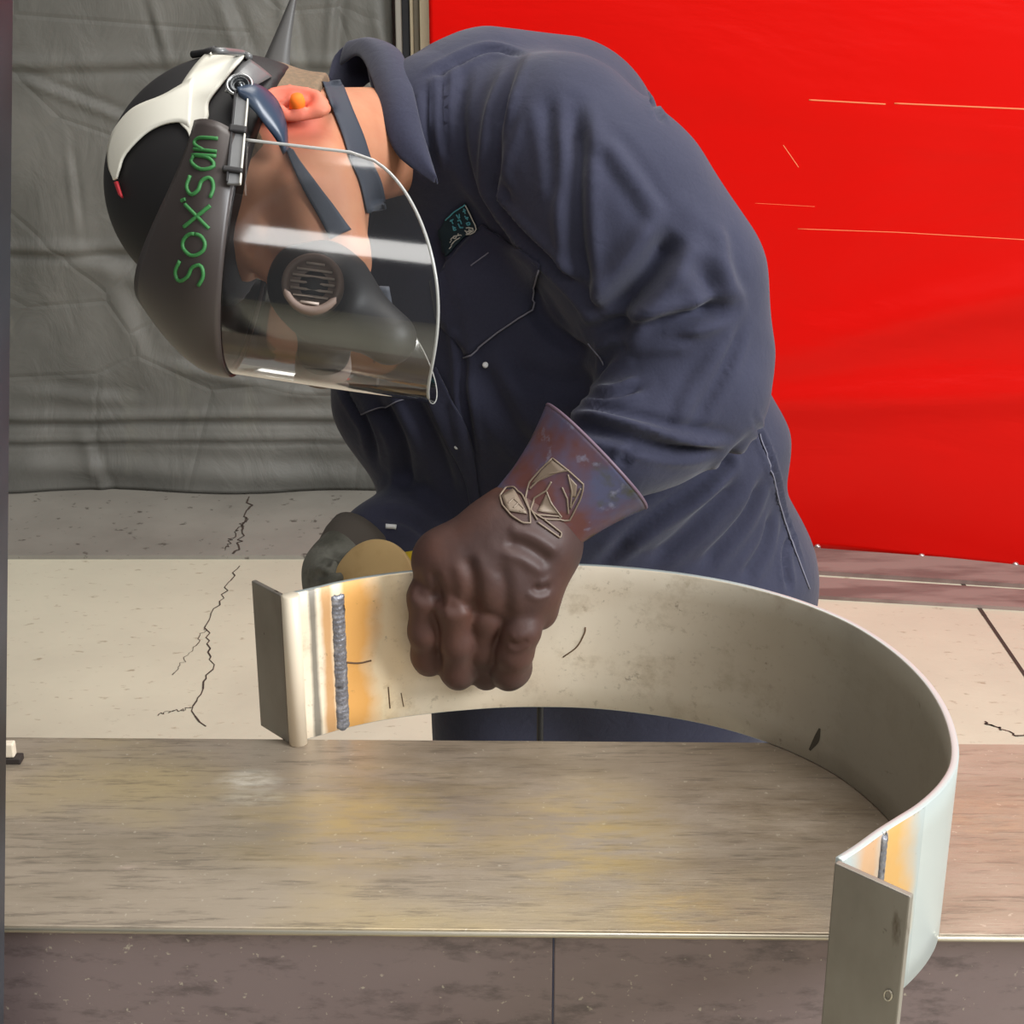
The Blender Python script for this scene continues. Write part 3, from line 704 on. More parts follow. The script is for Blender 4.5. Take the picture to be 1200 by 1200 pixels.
# short hair at the nape and over the ear
hv = Vol(lo, hi, .0026); hv.ell(H(-.010, 0, .045), AX, (.0985, .0785, .094), 0); hv.ell(H(-.035, 0, -.02), AX, (.068, .064, .05), .02)
hv.ell(H(.075, 0, -.045), AX, (.078, .2, .075), .01, True); hv.ell(H(-.006, .09, -.002), AX, (.030, .04, .034), .008, True); hv.ell(H(-.006, -.09, -.002), AX, (.030, .04, .034), .008, True)
hv.plane(H(0, 0, .07), HU)
hv.plane(H(0, 0, -.012), -HU); V, Fa = hv.mesh(1); hairb = bvh_of(link_me('hair', np_mesh('hair', V, Fa), HAIR, person))

# ---- coveralls: one continuous garment
vol = Vol((-.36, 1.16, .05), (.56, 2.02, 1.66), .0046)
LW = camv(.95, .16, .26)
def S(px, py, zc, hw, hd): return Q(px, py, zc), (hw*zc/F, hd)
secs = [S(748, 800, 1.84, 172, .125), S(728, 690, 1.785, 205, .135), S(690, 565, 1.73, 226, .130), S(640, 430, 1.68, 240, .135), S(610, 300, 1.64, 205, .130)]
for (a, ra), (b_, rb_) in zip(secs[:-1], secs[1:]): vol.econe(a, b_, LW, ra, rb_, .05)
# back and shoulders
vol.chain([(Q(640, 172, 1.66), .108), (Q(610, 300, 1.68), .13)], .05)
vol.chain([(Q(655, 168, 1.60), .098), (Q(570, 145, 1.575), .080), (Q(505, 150, 1.532), .066)], .05)
vol.chain([(Q(530, 190, 1.61), .07), (Q(480, 300, 1.70), .085)], .05)
# seat of the coveralls pushing out to the right
vol.chain([(Q(786, 560, 1.80), .098), (Q(806, 690, 1.82), .125), (Q(800, 800, 1.86), .12)], .06)
# right arm (far side)
vol.chain([(Q(462, 330, 1.71), .075), (Q(470, 465, 1.72), .066), (Q(505, 560, 1.74), .055)], .03)
vol.chain([(Q(520, 590, 1.74), .056), (Q(475, 635, 1.68), .054), (Q(450, 641, 1.655), .051)], .02)
# legs
for x0, x1, yy in ((-.005, -.03, 1.66), (.20, .215, 1.68)):
    vol.chain([((x0+.01, yy, .90), .105), ((x0, yy-.02, .52), .082), ((x1, yy+.04, .12), .074)], .04)
# left sleeve
vol.chain([(Q(655, 172, 1.50), .088), (Q(720, 245, 1.485), .090), (Q(782, 335, 1.495), .088), (Q(803, 420, 1.51), .079)], .03)
vol.chain([(Q(803, 425, 1.51), .079), (Q(806, 462, 1.50), .068), (Q(757, 500, 1.475), .057), (Q(722, 522, 1.455), .044), (Q(665, 578, 1.452), .030)], .025)
# neck opening

V, Fa = vol.mesh(3)
FL = [
 ([(690, 388), (740, 384), (800, 374), (858, 358)], .015, .009), ([(710, 388), (728, 356), (762, 318), (794, 270)], .021, .016, .45), ([(708, 402), (760, 396), (815, 392)], .007, .008),
 ([(606, 70), (590, 110), (580, 160), (578, 225), (600, 262), (628, 293), (678, 340), (708, 380)], .009, .009),
 ([(672, 120), (676, 170), (674, 220), (678, 300), (700, 370)], .010, .011), ([(640, 110), (650, 180), (652, 240)], .004, .010), ([(705, 160), (745, 215), (775, 262)], -.004, .010),
 ([(500, 92), (540, 70), (575, 58), (612, 66)], .005, .006), ([(760, 110), (770, 128), (776, 142)], .004, .005),
 ([(503, 100), (503, 150), (512, 205)], .006, .006), ([(522, 80), (518, 130), (526, 190)], .006, .006), ([(545, 75), (538, 140), (552, 210), (600, 290)], .005, .009), ([(600, 130), (585, 200), (600, 240)], .004, .008),
 ([(800, 300), (830, 330), (835, 370)], .005, .012), ([(840, 260), (850, 320), (870, 360)], -.004, .012),
 ([(668, 484), (700, 487), (750, 500), (800, 514), (852, 520)], -.007, .007, .8), ([(672, 500), (720, 510), (780, 528), (836, 532)], .006, .007), ([(686, 462), (720, 462), (752, 452)], .005, .006, .9),
 ([(700, 440), (715, 415), (740, 405)], .005, .008), ([(872, 380), (845, 440), (812, 500)], .004, .007), ([(850, 400), (810, 460), (790, 510)], -.003, .008), ([(728, 545), (736, 530), (750, 525)], .005, .005),
 ([(880, 485), (902, 540), (920, 605), (940, 660)], .003, .004, 1.0), ([(700, 665), (760, 610), (830, 560), (878, 510)], .006, .010), ([(720, 650), (790, 600), (860, 555)], -.004, .012), ([(760, 660), (810, 620), (870, 560)], .007, .012), ([(820, 665), (870, 610), (895, 560)], .006, .010), ([(870, 680), (895, 640), (905, 600)], .005, .009), ([(925, 690), (920, 650), (926, 630)], .005, .006),
 ([(505, 260), (540, 400), (545, 470), (560, 560)], .004, .006, 1.0), ([(470, 440), (510, 520), (530, 580)], .006, .012), ([(620, 330), (640, 380), (700, 420)], .005, .010), ([(560, 420), (600, 500), (640, 540)], .005, .014), ([(440, 460), (470, 520), (480, 580)], .007, .012), ([(600, 430), (650, 450), (690, 450)], .004, .014), ([(395, 440), (430, 500), (440, 545)], .005, .008),
 ([(440, 600), (480, 610), (520, 640)], .005, .010),
]
FL = [(l[0], l[1]*1.15, l[2]*.75, *l[3:]) for l in FL]
V = folds(V, Fa, FL)
nz_ = vnormals(V, Fa); w_n = fbm(V[:, 0]+V[:, 1]*.7, V[:, 2]-V[:, 1]*.5, 44, 4, 4.0); V = V+nz_*(w_n*.0016)[:, None]
cover = link_me('coveralls', np_mesh('coveralls', V, Fa), NAVY, person)
tag(cover, 'navy cotton coveralls')
cvb = bvh_of(cover)
# collar: fallen leaf and dark inner stand
def q3(l): return [Q(*p) for p in l]
leaf_in = resample(q3([(398, 78, 1.60), (420, 66, 1.555), (436, 95, 1.49), (448, 140, 1.452), (462, 178, 1.447), (486, 200, 1.450), (510, 216, 1.460)]), 40)
leaf_out = resample(q3([(410, 50, 1.62), (440, 48, 1.585), (470, 62, 1.53), (484, 105, 1.472), (494, 150, 1.455), (504, 185, 1.454), (513, 219, 1.462)]), 40)
def loft(A, B, m, bul, nv):
    G = np.zeros((len(A), m, 3))
    for j in range(m):
        t = j/(m-1); G[:, j] = A*(1-t)+B*t+np.asarray(nv)*bul*4*t*(1-t)
    return grid_vf(G)
v, f = loft(leaf_in, leaf_out, 9, .010, CZ*.7+CY*.6); o = link('collar', v, f, NAVY, person); solid(o, .003, 0); o.modifiers.new('s', 'SUBSURF').render_levels = 1
st_top = resample(q3([(384, 96, 1.60), (392, 66, 1.62), (410, 50, 1.62), (425, 52, 1.59), (434, 92, 1.50), (447, 140, 1.468), (470, 185, 1.465)]), 40)
st_bot = resample(q3([(410, 120, 1.62), (430, 98, 1.64), (450, 90, 1.64), (465, 90, 1.62), (472, 110, 1.54), (478, 150, 1.50), (492, 195, 1.49)]), 40)
v, f = loft(st_top, st_bot, 8, 0, CZ); o = link('collar_stand', v, f, NAVY, person); solid(o, .003, 0)
# pockets, flap, placket
def cloth_patch(name, ra, rb_, off=.002, n=24, m=16, mat=NAVY, par=person, th=.002, bul=.001, bvs=cvb, sm=True):
    v, f = surf_patch(bvs, ra, rb_, n, m, off, bul, sm); o = link(name, v, f, mat, par); solid(o, th, 0); return o
pk = cloth_patch('chest_pocket', [(505, 330), (512, 375), (546, 416)], [(566, 262), (634, 310), (622, 362)], sm=False)
v, f = surf_line(cvb, [(547, 419), (585, 388), (622, 363), (634, 316)], .0009, .004, 30, 6, False); link('stitching', v, f, STITCH, pk)
v, f = surf_line(cvb, [(554, 313), (575, 298)], .0007, .005, 10, 6, False); link('pen_slot', v, f, STITCH, pk)
pk2 = cloth_patch('chest_pocket', [(404, 445), (424, 486)], [(470, 440), (474, 468)], sm=False)
v, f = surf_line(cvb, [(424, 487), (474, 469)], .0008, .004, 14, 6, False); link('stitching', v, f, STITCH, pk2)
cloth_patch('placket', [(488, 440), (520, 510), (545, 560), (556, 610)], [(512, 430), (545, 500), (558, 550), (566, 610)], .002)
for px, py in ((570, 427), (537, 522)):
    c = hit(cvb, px, py, .002); v, f = lathe_vf(c, CZ, [(.0030, -.002), (.0030, .001), (.002, .002)], 14); tag(link('snap_button', v, f, WHITE, person), 'white snap button')
v, f = surf_line(cvb, [(452, 617), (464, 618)], .0026, .001, 8, 8); tag(link('snap_button', v, f, WHITE, person), 'white sleeve tab')
v, f = surf_line(cvb, [(890, 508), (902, 545), (916, 600), (935, 655), (948, 690)], .0008, .001, 40); link('seam', v, f, STITCH, person)
v, f = surf_line(cvb, [(690, 402), (703, 418), (708, 428)], .0008, .001, 12); link('seam', v, f, STITCH, person)
# name patch
pt = cloth_patch('name_patch', [(516, 270), (523, 253), (547, 235)], [(524, 302), (547, 278), (563, 270)], .0035, 16, 12, plain('dark_teal_cloth', (12, 34, 42), .8), person, .002, 0, sm=False)
TEAL = plain('teal_thread', (84, 160, 172), .7); CREAM = plain('cream_thread', (190, 186, 176), .7)
def cp(x, y): return (500+x/6, 220+y/6)
gl = [((290, 285), (335, 275), (345, 310), (300, 335), (283, 300)), ((312, 290), (318, 318)), ((300, 310), (330, 300))]
for i, (mat, ls, r) in enumerate(((CREAM, gl+[((290, 95), (330, 180), (372, 300), (345, 330), (290, 345))], .0007), (TEAL, [((140, 205), (200, 140), (285, 92)), ((275, 120), (285, 155)), ((265, 140), (290, 130)), ((280, 175), (300, 205)), ((285, 195), (305, 185)),
      ((290, 235), (315, 225), (322, 248), (300, 255), (290, 235)), ((215, 165), (235, 195)), ((235, 160), (240, 190)), ((225, 215), (245, 205), (255, 240)), ((230, 235), (250, 280), (270, 268)), ((180, 205), (195, 235)), ((175, 215), (195, 200)), ((195, 255), (205, 295), (222, 290)), ((200, 275), (215, 268))], .0007),
      (CREAM, [((165, 410), (200, 360), (240, 345)), ((160, 455), (205, 400), (250, 365)), ((205, 355), (225, 350), (222, 370), (205, 372), (205, 355)), ((235, 330), (240, 350), (262, 345))], .0006))):
    bits = [surf_line(cvb, [cp(*p) for p in l], r, .0055, 10, 5, False) for l in ls]
    v, f = merge(bits); link('embroidered_lettering', v, f, mat, pt)

# ---- headgear
cap = Vol(*[fn([H(x, y, z) for x in (-.14, .17) for y in (-.13, .13) for z in (0, .22)], 0)+d for fn, d in ((np.min, -.02), (np.max, .02))], .003)
cap.ell(H(.012, 0, .058), AX, (.120, .094, .116), 0)
cap.plane(H(.0, 0, .028), nrm(-HU+HFW*.12))
V, Fa = cap.mesh(2); capo = link_me('cap', np_mesh('cap', V, Fa), BLACKCAP, person); tag(capo, 'black cap shell')
capb = bvh_of(capo)
def on(bv, name, ra, rb_, off, mat, par, th=.002, n=36, m=9, bul=0.0, sm=True):
    v, f = surf_patch(bv, ra, rb_, n, m, off, bul, sm); o = link(name, v, f, mat, par); solid(o, th, 0); return o
on(capb, 'crown_strap', [(252, 58), (232, 78), (215, 102), (205, 125), (212, 146), (221, 156), (226, 171)], [(288, 68), (262, 100), (247, 120), (245, 130), (245, 140), (236, 156), (228, 171)], .003, WHITEPL, capo)['label'] = 'off-white crown strap'
on(capb, 'brow_strap', [(228, 95), (210, 106), (192, 116), (160, 130), (140, 152), (132, 172), (132, 195), (138, 212)], [(224, 152), (212, 146), (192, 149), (172, 160), (151, 182), (144, 200), (141, 210)], .0036, WHITEPL, capo)['label'] = 'off-white strap across the brow'
tag(on(capb, 'strap_tip', [(138, 214), (143, 228)], [(141, 213), (147, 232)], .003, plain('red_tip', (200, 50, 60), .5), capo, n=6, m=4), 'red strap tip')
bk = [hit(capb, *p, .004) for p in ((250, 60), (262, 60), (284, 68), (292, 72))]
v, f = tube_vf(resample(bk, 14), .0032, 8); tag(link('buckle', v, f, GREYPL, capo), 'grey strap buckle')
v, f = tube_vf([Q(226, 64, 1.42), Q(240, 62, 1.41), Q(252, 58, 1.40)], .0035, 8); link('strap_end', v, f, RUBBER, capo)
# dark pointed wedge standing up behind the cap
A_ = resample([Q(298, 96, 1.46), Q(318, 52, 1.465), Q(343, -4, 1.47)], 20); B_ = resample([Q(340, 100, 1.46), Q(340, 58, 1.465), Q(347, -4, 1.47)], 20)
v, f = loft(A_, B_, 4, .002, CZ); o = link('dark_wedge', v, f, plain('dull_dark_plastic', (78, 76, 74), .5), capo); solid(o, .003, 0)
# temple plate, dark band by the ear
v, f = loft(resample(q3([(264, 108, 1.345), (278, 82, 1.36), (292, 70, 1.38)]), 14), resample(q3([(276, 112, 1.34), (300, 100, 1.36), (318, 90, 1.385)]), 14), 6, .004, CZ); o = link('temple_plate', v, f, GREYPL, capo); solid(o, .002, 0)
v, f = loft(resample(q3([(278, 104, 1.335), (300, 100, 1.338), (322, 116, 1.35), (334, 145, 1.352), (336, 178, 1.352)]), 28), resample(q3([(282, 112, 1.328), (298, 130, 1.328), (313, 150, 1.334), (326, 166, 1.342), (333, 180, 1.350)]), 28), 8, .007, CZ)
o = link('ear_band', v, f, plain('slate_blue_rubber', (52, 64, 82), .32), person); solid(o, .003, 0)
# ---- face shield: brow guard, clear window, brackets, knob
U0 = .036
def rim(a, grow=0.0): return (.045+(.152+grow)*math.cos(a), (.112+grow)*math.sin(a))
ang = np.linspace(-math.pi/2, math.pi/2, 61)
shield = link_me('brow_guard', bpy.data.meshes.new('brow_guard'), GUARD, person)
G = np.zeros((61, 16, 3))
for i, a in enumerate(ang):
    fr, lr = rim(a, .002)
    s2 = math.sin(a)**2
    for j in range(16):
        t = j/15; ft = fr*(1-t)+(.030+.112*math.cos(a))*t; lt = lr*(1-t)+.108*math.sin(a)*t
        bo = 1+.10*4*t*(1-t)
        ut = U0-.004+((.124-.044*abs(math.sin(a))**1.9)-U0)*t
        G[i, j] = H(.03+(ft-.03)*bo, lt*bo, ut)
v, f = grid_vf(G); shield.data.from_pydata([tuple(p) for p in v], [], f); shield.data.polygons.foreach_set('use_smooth', np.ones(len(f), bool)); solid(shield, .0025, 0)
tag(shield, 'dark brow guard with green handwriting')
gb = bvh_of(shield)
gm = bpy.data.materials.new('clear_polycarbonate'); gm.use_nodes = True; t_ = gm.node_tree; t_.nodes.clear()
out = t_.nodes.new('ShaderNodeOutputMaterial'); mx = t_.nodes.new('ShaderNodeMixShader'); tr = t_.nodes.new('ShaderNodeBsdfTransparent'); gl_ = t_.nodes.new('ShaderNodeBsdfGlossy'); fr_ = t_.nodes.new('ShaderNodeFresnel')
fr_.inputs[0].default_value = 1.62; tr.inputs[0].default_value = (.90, .91, .90, 1); gl_.inputs['Roughness'].default_value = .08
ml_ = t_.nodes.new('ShaderNodeMath'); ml_.operation = 'MULTIPLY_ADD'; ml_.inputs[1].default_value = 2.2; ml_.inputs[2].default_value = .03; t_.links.new(fr_.outputs[0], ml_.inputs[0])
t_.links.new(ml_.outputs[0], mx.inputs[0]); t_.links.new(tr.outputs[0], mx.inputs[1]); t_.links.new(gl_.outputs[0], mx.inputs[2]); t_.links.new(mx.outputs[0], out.inputs[0])
nwin = 97; G = np.zeros((nwin, 26, 3)); angw = np.linspace(-math.pi/2, math.pi/2, nwin); edge = []
for i, a in enumerate(angw):
    fr, lr = rim(a); s = abs(math.sin(a)); ub = (-.058-.104*max(0, 1-s**3.0)**(1/4.0))*(1-.10*math.cos(a)**4)
    for j in range(26):
        t = j/25; fl = 1+.02*t; G[i, j] = H(.045+(fr-.045)*fl, lr*fl, U0*(1-t)+ub*t)
    edge.append(G[i, -1].copy())
v, f = grid_vf(G); win = link('clear_window', v, f, gm, shield); tag(win, 'clear curved window of the face shield')
RIMM = M('clear_edge', srgb(200, 200, 196), .15); RIMM.set('Transmission Weight', .35)  # whitish colour stands in for light caught along the window edge
_e = [*G[0, ::2][:-1], *edge, *G[-1, ::-2][1:]]; v, f = tube_vf(_e, [.0006 if i < len(_e)*.47 else .0014 for i in range(len(_e))], 8); link('window_edge', v, f, RIMM.m, shield)
v, f = tube_vf([*G[::-1, 0]], .0028, 8); link('window_channel', v, f, plain('dark_channel_plastic', (52, 46, 44), .35), shield)
# bracket, clips and knob on the near temple
L0 = .118
def Hq(pts, r, name, mat, seg=10): v, f = tube_vf([H(*p) for p in pts], r, seg); return link(name, v, f, mat, shield)
def abox(name, a, b, tl, wu, mat):
    a, b = H(*a), H(*b); d = b-a; L = np.linalg.norm(d); d = d/L; n = nrm(HL-d*(HL @ d)); w = np.cross(d, n)
    v, f = box_vf((a+b)/2, (L, tl, wu), np.stack([d, n, w], 1)); o = link(name, v, f, mat, shield, smooth=False); bevel(o, .001); return o
def hbox(name, c, s, mat):
    v, f = box_vf((0, 0, 0), s); v = np.array([H(*(np.array(c)+p)) for p in v]); o = link(name, v, f, mat, shield, smooth=False); bevel(o, .0015); return o
abox('side_bracket', (.004, L0, .040), (.094, L0, .030), .0035, .0120, GREYPL); abox('side_channel', (.004, L0+.002, .0455), (.094, L0+.002, .0355), .004, .002, RUBBER); abox('side_channel', (.004, L0+.002, .0345), (.094, L0+.002, .0245), .004, .0014, WHITEPL)

hbox('clip', (.042, L0+.003, .036), (.007, .005, .015), RUBBER); hbox('clip', (.082, L0+.003, .033), (.005, .005, .017), RUBBER)
kn = H(-.005, L0-.004, .044); v, f = lathe_vf(kn, HL, [(.0095, -.006), (.0095, .003), (.0075, .005), (.006, .003), (.003, .003), (.0025, .006)], 28); tag(link('adjusting_knob', v, f, plain('dark_chrome', (70, 72, 74), .2, .8), shield), 'dark metal knob')
Hq([(-.005+.0105*math.cos(t), L0, .044+.0105*math.sin(t)) for t in np.linspace(0, 5.4, 22)], .0013, 'knob_ring', plain('bright_wire', (180, 180, 180), .25, .8))
# green handwriting: strokes in letter boxes along the guard
GREEN = plain('green_paint_marker', (50, 116, 58), .55)
cw = np.array([[236, 336], [241, 305], [245, 270], [249, 235], [252, 200], [255, 172], [256, 160]], float); cwr = resample(cw, 200)
def gpos(s, h): # s 0..1 along the line, h letter heights to the left
    i = min(198, max(0, int(s*199))); p = cwr[i]; t = cwr[i+1]-cwr[i]; t = t/np.linalg.norm(t); n = np.array([t[1], -t[0]]); n = n if n[0] < 0 else -n
    return p+n*h*30
circ = [(.5+.42*math.cos(t), .5+.42*math.sin(t)) for t in np.linspace(0, 2*math.pi, 14)]
LET = [(.00, .16, [[(.95, .95), (.45, 1.05), (.12, .85), (.35, .55), (.75, .45), (.9, .15), (.5, -.02), (.05, .1)]]), (.19, .17, [circ]), (.38, .16, [[(.05, 0), (.95, 1)], [(.0, .95), (1, .05)]]), (.545, .03, [[(.2, 1.15), (.6, 1.0)]]),
       (.585, .15, [[(.95, .9), (.45, 1.0), (.12, .8), (.35, .55), (.75, .45), (.9, .15), (.5, 0), (.05, .1)]]), (.76, .11, [[(.9, .8), (.45, .9), (.1, .5), (.4, .05), (.85, .3), (.9, .9), (.95, 0)]]), (.89, .10, [[(.05, 0), (.05, .85)], [(.05, .5), (.4, .85), (.85, .7), (.9, 0)]])]
for s0, wd_, strokes in LET:
    bits = []
    for stv in strokes:
        pp = resample([gpos(s0+wd_*x, y) for x, y in stv], 26, len(stv) > 2); bits.append(tube_vf([hit(gb, *p, .0016) for p in pp], .0017, 6))
    v, f = merge(bits); link('handwritten_letter', v, f, GREEN, shield)
# ---- respirator and straps
rs = Vol(np.min([H(.0, -.1, -.2), H(.22, .1, .03), H(.0, .1, -.2), H(.22, -.1, -.2)], 0)-.03, np.max([H(.0, -.1, -.2), H(.22, .1, .03), H(.22, .1, -.2), H(0, .1, .03)], 0)+.03, .0028)
rs.ell(H(.110, 0, -.036), AX, (.043, .046, .046), 0); rs.ell(H(.138, 0, -.052), AX, (.026, .03, .03), .02); rs.chain([(H(.13, .0, -.07), .028), (H(.152, .0, -.105), .024)], .02)
for s in (1, -1): rs.chain([(H(.12, s*.03, -.045), .027), (H(.146, s*.053, -.043), .024)], .015)
V, Fa = rs.mesh(2); resp = link_me('respirator', np_mesh('respirator', V, Fa), RUBBER, person); tag(resp, 'black half-mask respirator')
rsb = bvh_of(resp); GRILLE = plain('pale_grille', (176, 160, 148), .5)
for s in (1, -1):
    c = H(.150, s*.071, -.042); ax = nrm(HL*s*.95+HFW*.25); v, f = lathe_vf(c, ax, [(.022, -.014), (.025, -.010), (.026, .004), (.0235, .006), (.020, .005), (.0195, .002), (.01, .002)], 36); fo_ = link('filter', v, f, plain('taupe_filter', (120, 102, 92), .55), resp)
    u = nrm(np.cross(ax, HU)); w2 = np.cross(ax, u)
    for k in range(-3, 4):
        hgt = math.sqrt(max(0, .0185**2-(k*.0056)**2)); v, f = tube_vf([c+ax*.0035+u*k*.0056-w2*hgt, c+ax*.0035+u*k*.0056+w2*hgt], .0013, 6); link('grille_bar', v, f, GRILLE, fo_)
def strap_on(name, ra, rb_, bvs, off=.002, mat=DARKSTRAP): o = on(bvs, name, ra, rb_, off, mat, person, .0016, 30, 7); return o
strap_on('neck_strap', [(376, 96), (388, 128), (400, 160), (408, 186), (420, 215), (428, 250)], [(399, 94), (411, 128), (424, 160), (433, 188), (446, 215), (452, 245)], [bodyb, rsb, hairb])
strap_on('cheek_strap', [(334, 172), (345, 200), (357, 226), (370, 250), (386, 280)], [(345, 178), (358, 200), (376, 224), (392, 244), (410, 270)], [bodyb, rsb], .003)
v, f = loft(resample(q3([(438, 336, 1.43), (442, 375, 1.45), (444, 418, 1.47)]), 16), resample(q3([(456, 336, 1.43), (462, 375, 1.45), (462, 415, 1.47)]), 16), 5, .002, CZ); o = link('hanging_strap', v, f, plain('grey_webbing', (74, 76, 84), .7), resp); solid(o, .002, 0)
# ---- left glove (gripping the band from above, fingers down its near face, thumb behind)
lo = np.min([Q(470, 590, 1.36), Q(690, 590, 1.36), Q(470, 830, 1.60), Q(700, 560, 1.6), Q(690, 830, 1.36)], 0); hi = np.max([Q(470, 560, 1.36), Q(700, 560, 1.36), Q(690, 830, 1.60), Q(690, 560, 1.6)], 0)
g = Vol(lo-.01, hi+.01, .0019)
pal = [((555, 655), (640, 660)), ]
# back of the hand
g.chain([(Q(625, 618, 1.455), .040), (Q(598, 640, 1.445), .044)], .02)
g.chain([(Q(525, 660, 1.440), .028), (Q(600, 622, 1.450), .036)], .025); g.chain([(Q(552, 668, 1.437), .030), (Q(612, 630, 1.450), .038)], .025)
g.chain([(Q(585, 680, 1.437), .030), (Q(622, 640, 1.450), .036)], .025); g.chain([(Q(618, 690, 1.440), .027), (Q(630, 645, 1.455), .034)], .022)
g.chain([(Q(520, 655, 1.448), .026), (Q(616, 690, 1.448), .026)], .02)
g.cone(Q(640, 640, 1.428), Q(610, 624, 1.425), .013, .015, .02)          # creased lump at the wrist
g.cone(Q(625, 690, 1.445), Q(632, 718, 1.455), .018, .016, .015)
FING = [
 [(510, 668, 1.452, .0165), (499, 700, 1.440, .0160), (498, 740, 1.450, .0146), (502, 768, 1.474, .0152), (503, 775, 1.482, .0145)],
 [(536, 672, 1.438, .0168), (533, 712, 1.430, .0165), (536, 752, 1.446, .0150), (537, 784, 1.472, .0165), (537, 790, 1.484, .0155)],
 [(574, 682, 1.440, .0165), (570, 722, 1.438, .0150), (566, 760, 1.458, .0132), (569, 788, 1.486, .0140), (570, 792, 1.494, .0135)],
 [(617, 700, 1.437, .0200), (611, 738, 1.436, .0170), (603, 764, 1.448, .0165), (598, 782, 1.468, .0188), (596, 789, 1.480, .0170)],
]
vols = []
for i, fg in enumerate(FING):
    fv = Vol(lo-.01, hi+.01, .0019); fv.chain([(Q(a, b_, c_), r) for a, b_, c_, r in fg], .008)
    # knuckle swell
    g.f = np.minimum(smin(g.f, np.where(fv.f < .9, fv.f, 1.0).astype(np.float32), .0035), g.f)
# thumb behind the band
g.chain([(Q(560, 640, 1.49), .026), (Q(535, 664, 1.515), .0180), (Q(526, 695, 1.520), .0162), (Q(525, 722, 1.533), .015)], .012)
V, Fa = g.mesh(2)
V = folds(V, Fa, [
 ([(624, 686), (632, 692), (646, 688)], .003, .004), ([(590, 634), (618, 642), (648, 662)], .004, .006, .6),
 ([(506, 668), (513, 690), (518, 715)], .003, .005, .2), ([(545, 650), (554, 680), (556, 720)], .0035, .006, .3), ([(585, 660), (592, 690), (592, 725)], .0025, .006, .3),
 ([(594, 750), (606, 756), (620, 750)], .0018, .0035), ([(486, 690), (497, 700), (512, 700)], .0015, .005), ([(523, 708), (535, 713), (550, 706)], .0015, .005)])
glove = link_me('glove', np_mesh('glove', V, Fa), LEATH, person); tag(glove, 'dark brown leather glove gripping the band')
# flared gauntlet
ca, cb_ = Q(615, 617, 1.452), Q(700, 536, 1.435); axg = nrm(cb_-ca+CZ*(-.01)); sid = nrm(camv(117, -107, 0)-axg*np.dot(camv(117, -107, 0), axg)); upg = np.cross(axg, sid); upg = upg*np.sign(upg @ CZ)
G = np.zeros((25, 61, 3)); Lg = np.linalg.norm(cb_-ca)
for i in range(25):
    t = i/24; r = .040+.010*t+.0125*t**2.2
    for j in range(61):
        a = 2*math.pi*j/60; wob = 1+.02*math.sin(3*a+4*t)+.012*math.sin(5*a-3*t)
        G[i, j] = ca+axg*(Lg*t+.006*math.sin(a)*t)+(sid*math.cos(a)*1.04+upg*math.sin(a)*.84)*r*wob
v, f = grid_vf(G); gt = link('gauntlet', v, f, GAUNT, glove); solid(gt, .0022, 0); tag(gt, 'oil-stained flared glove cuff')
v, f = tube_vf(G[-1, :-1], .0017, 8, True); link('cuff_binding', v, f, plain('mauve_binding', (104, 84, 98), .5), glove)
gtb = bvh_of(gt); lb = [gtb, bvh_of(glove)]
def ce(x, y): return (560+x*.175, 470+y*.175)
TAN = plain('tan_raised_print', (126, 110, 94), .5, .1)
EMB = [[(505, 385), (608, 465), (712, 558), (690, 645), (612, 798), (440, 795), (345, 735), (318, 655), (350, 545), (430, 455), (505, 385)], [(612, 462), (480, 488), (400, 540), (350, 590)], [(495, 540), (460, 600), (380, 650), (352, 730), (395, 800)], [(462, 605), (490, 680), (560, 775)], [(390, 765), (555, 778)],
       [(565, 575), (598, 650), (606, 750)], [(606, 490), (630, 600), (618, 720), (690, 580)], [(150, 640), (195, 580), (250, 578), (300, 640), (345, 740), (350, 820), (300, 820), (225, 770), (165, 700), (150, 640)], [(205, 690), (240, 660), (300, 715)], [(240, 720), (270, 690), (310, 730), (280, 745)], [(440, 795), (555, 885), (548, 918), (400, 815)]]
bits = [surf_line(lb, [ce(*p) for p in l], .0009, .0014, 34, 6, False) for l in EMB]
v, f = merge(bits); link('emblem_outline', v, f, TAN, glove)
for ra, rb_ in (([(460, 620), (398, 742)], [(464, 620), (550, 768)]), ([(615, 505), (632, 640)], [(665, 560), (655, 640)]), ([(160, 640), (200, 740)], [(240, 590), (330, 760)]), ([(430, 470), (360, 560)], [(500, 395), (590, 458)])):
    on(lb, 'emblem_panel', [ce(*p) for p in ra], [ce(*p) for p in rb_], .0012, TAN, glove, .001, 8, 6, 0, False)
# ---- right glove: grey, holding the grinder behind the band
GG = M('grey_work_glove', srgb(112, 110, 100), .85); GG.mix(GG.mask(GG.noise(30, 5), .45, .65), srgb(78, 76, 66)); GG.bump(GG.noise(60, 4, dist=1), .5, .004)
rg0 = Q(395, 665, 1.625)
r_ = Vol(np.min([Q(345, 620, 1.505), Q(480, 620, 1.505), Q(345, 760, 1.725), Q(480, 760, 1.725)], 0), np.max([Q(345, 610, 1.505), Q(500, 610, 1.505), Q(500, 760, 1.725), Q(500, 610, 1.725)], 0), .0024)
r_.chain([(Q(412, 650, 1.635), .034), (Q(398, 672, 1.620), .034), (Q(395, 700, 1.615), .032)], .02)
for k, (x, y) in enumerate(((380, 672), (381, 692), (384, 712), (388, 730))):
    r_.chain([(Q(x+8, y-4, 1.610), .016), (Q(x, y, 1.590), .0145), (Q(x+12, y+6, 1.570), .0135), (Q(x+24, y+8, 1.580), .0125)], .006)
r_.chain([(Q(410, 668, 1.650), .018), (Q(436, 684, 1.665), .015), (Q(462, 690, 1.655), .013)], .01)
V, Fa = r_.mesh(2)
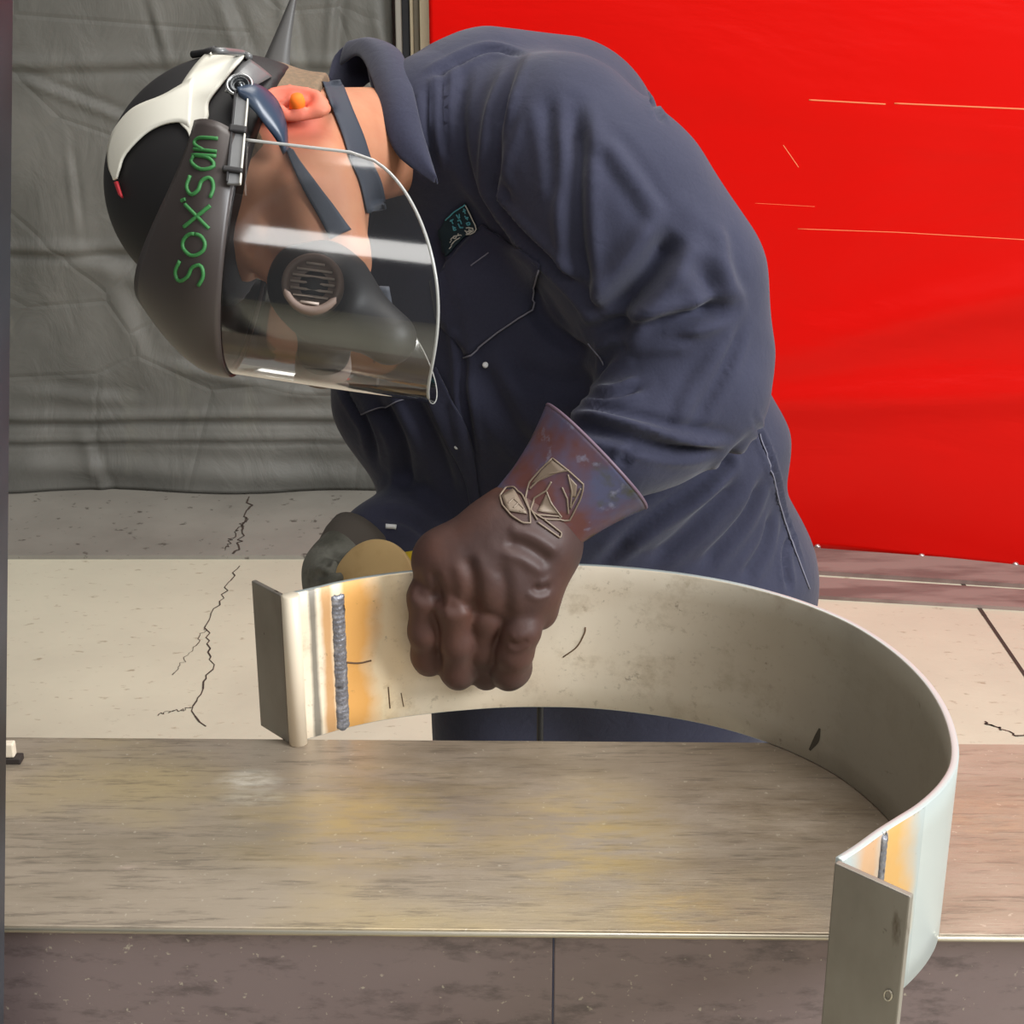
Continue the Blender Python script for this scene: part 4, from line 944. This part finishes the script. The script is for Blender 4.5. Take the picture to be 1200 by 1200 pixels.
V = folds(V, Fa, [([(366, 676), (384, 672), (404, 660)], .004, .004), ([(385, 650), (400, 656), (415, 652)], .004, .004), ([(376, 660), (395, 666), (410, 676)], .003, .004)])
rgl = link_me('glove', np_mesh('glove', V, Fa), GG.m, person); tag(rgl, 'grey work glove on the grinder')
# cuff of the right glove
ca, cb_ = Q(405, 668, 1.630), Q(431, 649, 1.650); axg = nrm(cb_-ca)
cf = lathe_vf(ca, axg, [(.036, -.008), (.044, .004), (.049, .016), (.052, .030), (.050, .030), (.036, .0)], 36); o = link('glove_cuff', cf[0], cf[1], plain('taupe_cuff', (84, 76, 68), .75, bump=.2, nscale=60), rgl)
# ---- boots
for x0, yy in ((-.03, 1.70), (.215, 1.72)):
    bv_ = Vol((x0-.08, yy-.26, -.02), (x0+.08, yy+.12, .20), .005); bv_.chain([((x0, yy, .17), .052), ((x0, yy, .06), .05)], .02); bv_.chain([((x0, yy+.02, .045), .045), ((x0-.01, yy-.16, .042), .042)], .03); bv_.plane((0, 0, .004), (0, 0, -1))
    V, Fa = bv_.mesh(2); link_me('boot', np_mesh('boot', V, Fa), plain('black_boot_leather', (30, 27, 26), .5), person)

# ================================================================== angle grinder
dc = Q(435, 698, 1.535); nd = nrm(camv(-.58, .16, .80))
gr = thing('angle_grinder', 'yellow angle grinder with tan disc held behind the steel band', 'power tool', dc)
FLAP = M('tan_backing_disc', srgb(206, 172, 118), .7); FLAP.mix(FLAP.mask(FLAP.noise(30, 4), .45, .7), srgb(188, 150, 98)); FLAP.bump(FLAP.noise(120, 3), .15, .001)
v, f = lathe_vf(dc, nd, [(.054, -.005), (.0555, -.003), (.0555, 0), (.054, .0012), (.030, .0016), (.026, .004), (.010, .004), (.009, .010)], 64); o = link('disc', v, f, FLAP.m, gr); tag(o, 'tan round disc')
hd = dc-nd*.045+CY*.024; v, f = tube_vf([dc-nd*.006, dc-nd*.02, hd, hd-nd*.01], [.014, .022, .026, .020], 20); link('gear_head', v, f, plain('dark_alloy', (62, 60, 58), .4, .6), gr)
be = Q(620, 668, 1.572); bx = nrm(be-hd); v, f = tube_vf([hd, hd+bx*.03, hd+bx*.05, hd+bx*.09, hd+bx*.115, hd+bx*.125], [.024, .027, .030, .029, .025, .018], 24); link('motor_body', v, f, plain('yellow_plastic', (232, 196, 30), .4), gr)
v, f = tube_vf([hd+bx*.12, hd+bx*.135, hd+bx*.14+[0, 0, -.05], hd+bx*.14+[0, .0, -.3], hd+bx*.14+[0, .0, -.62], hd+bx*.14+[.03, .0, -1.03]], .0035, 8); link('power_cord', v, f, RUBBER, gr)
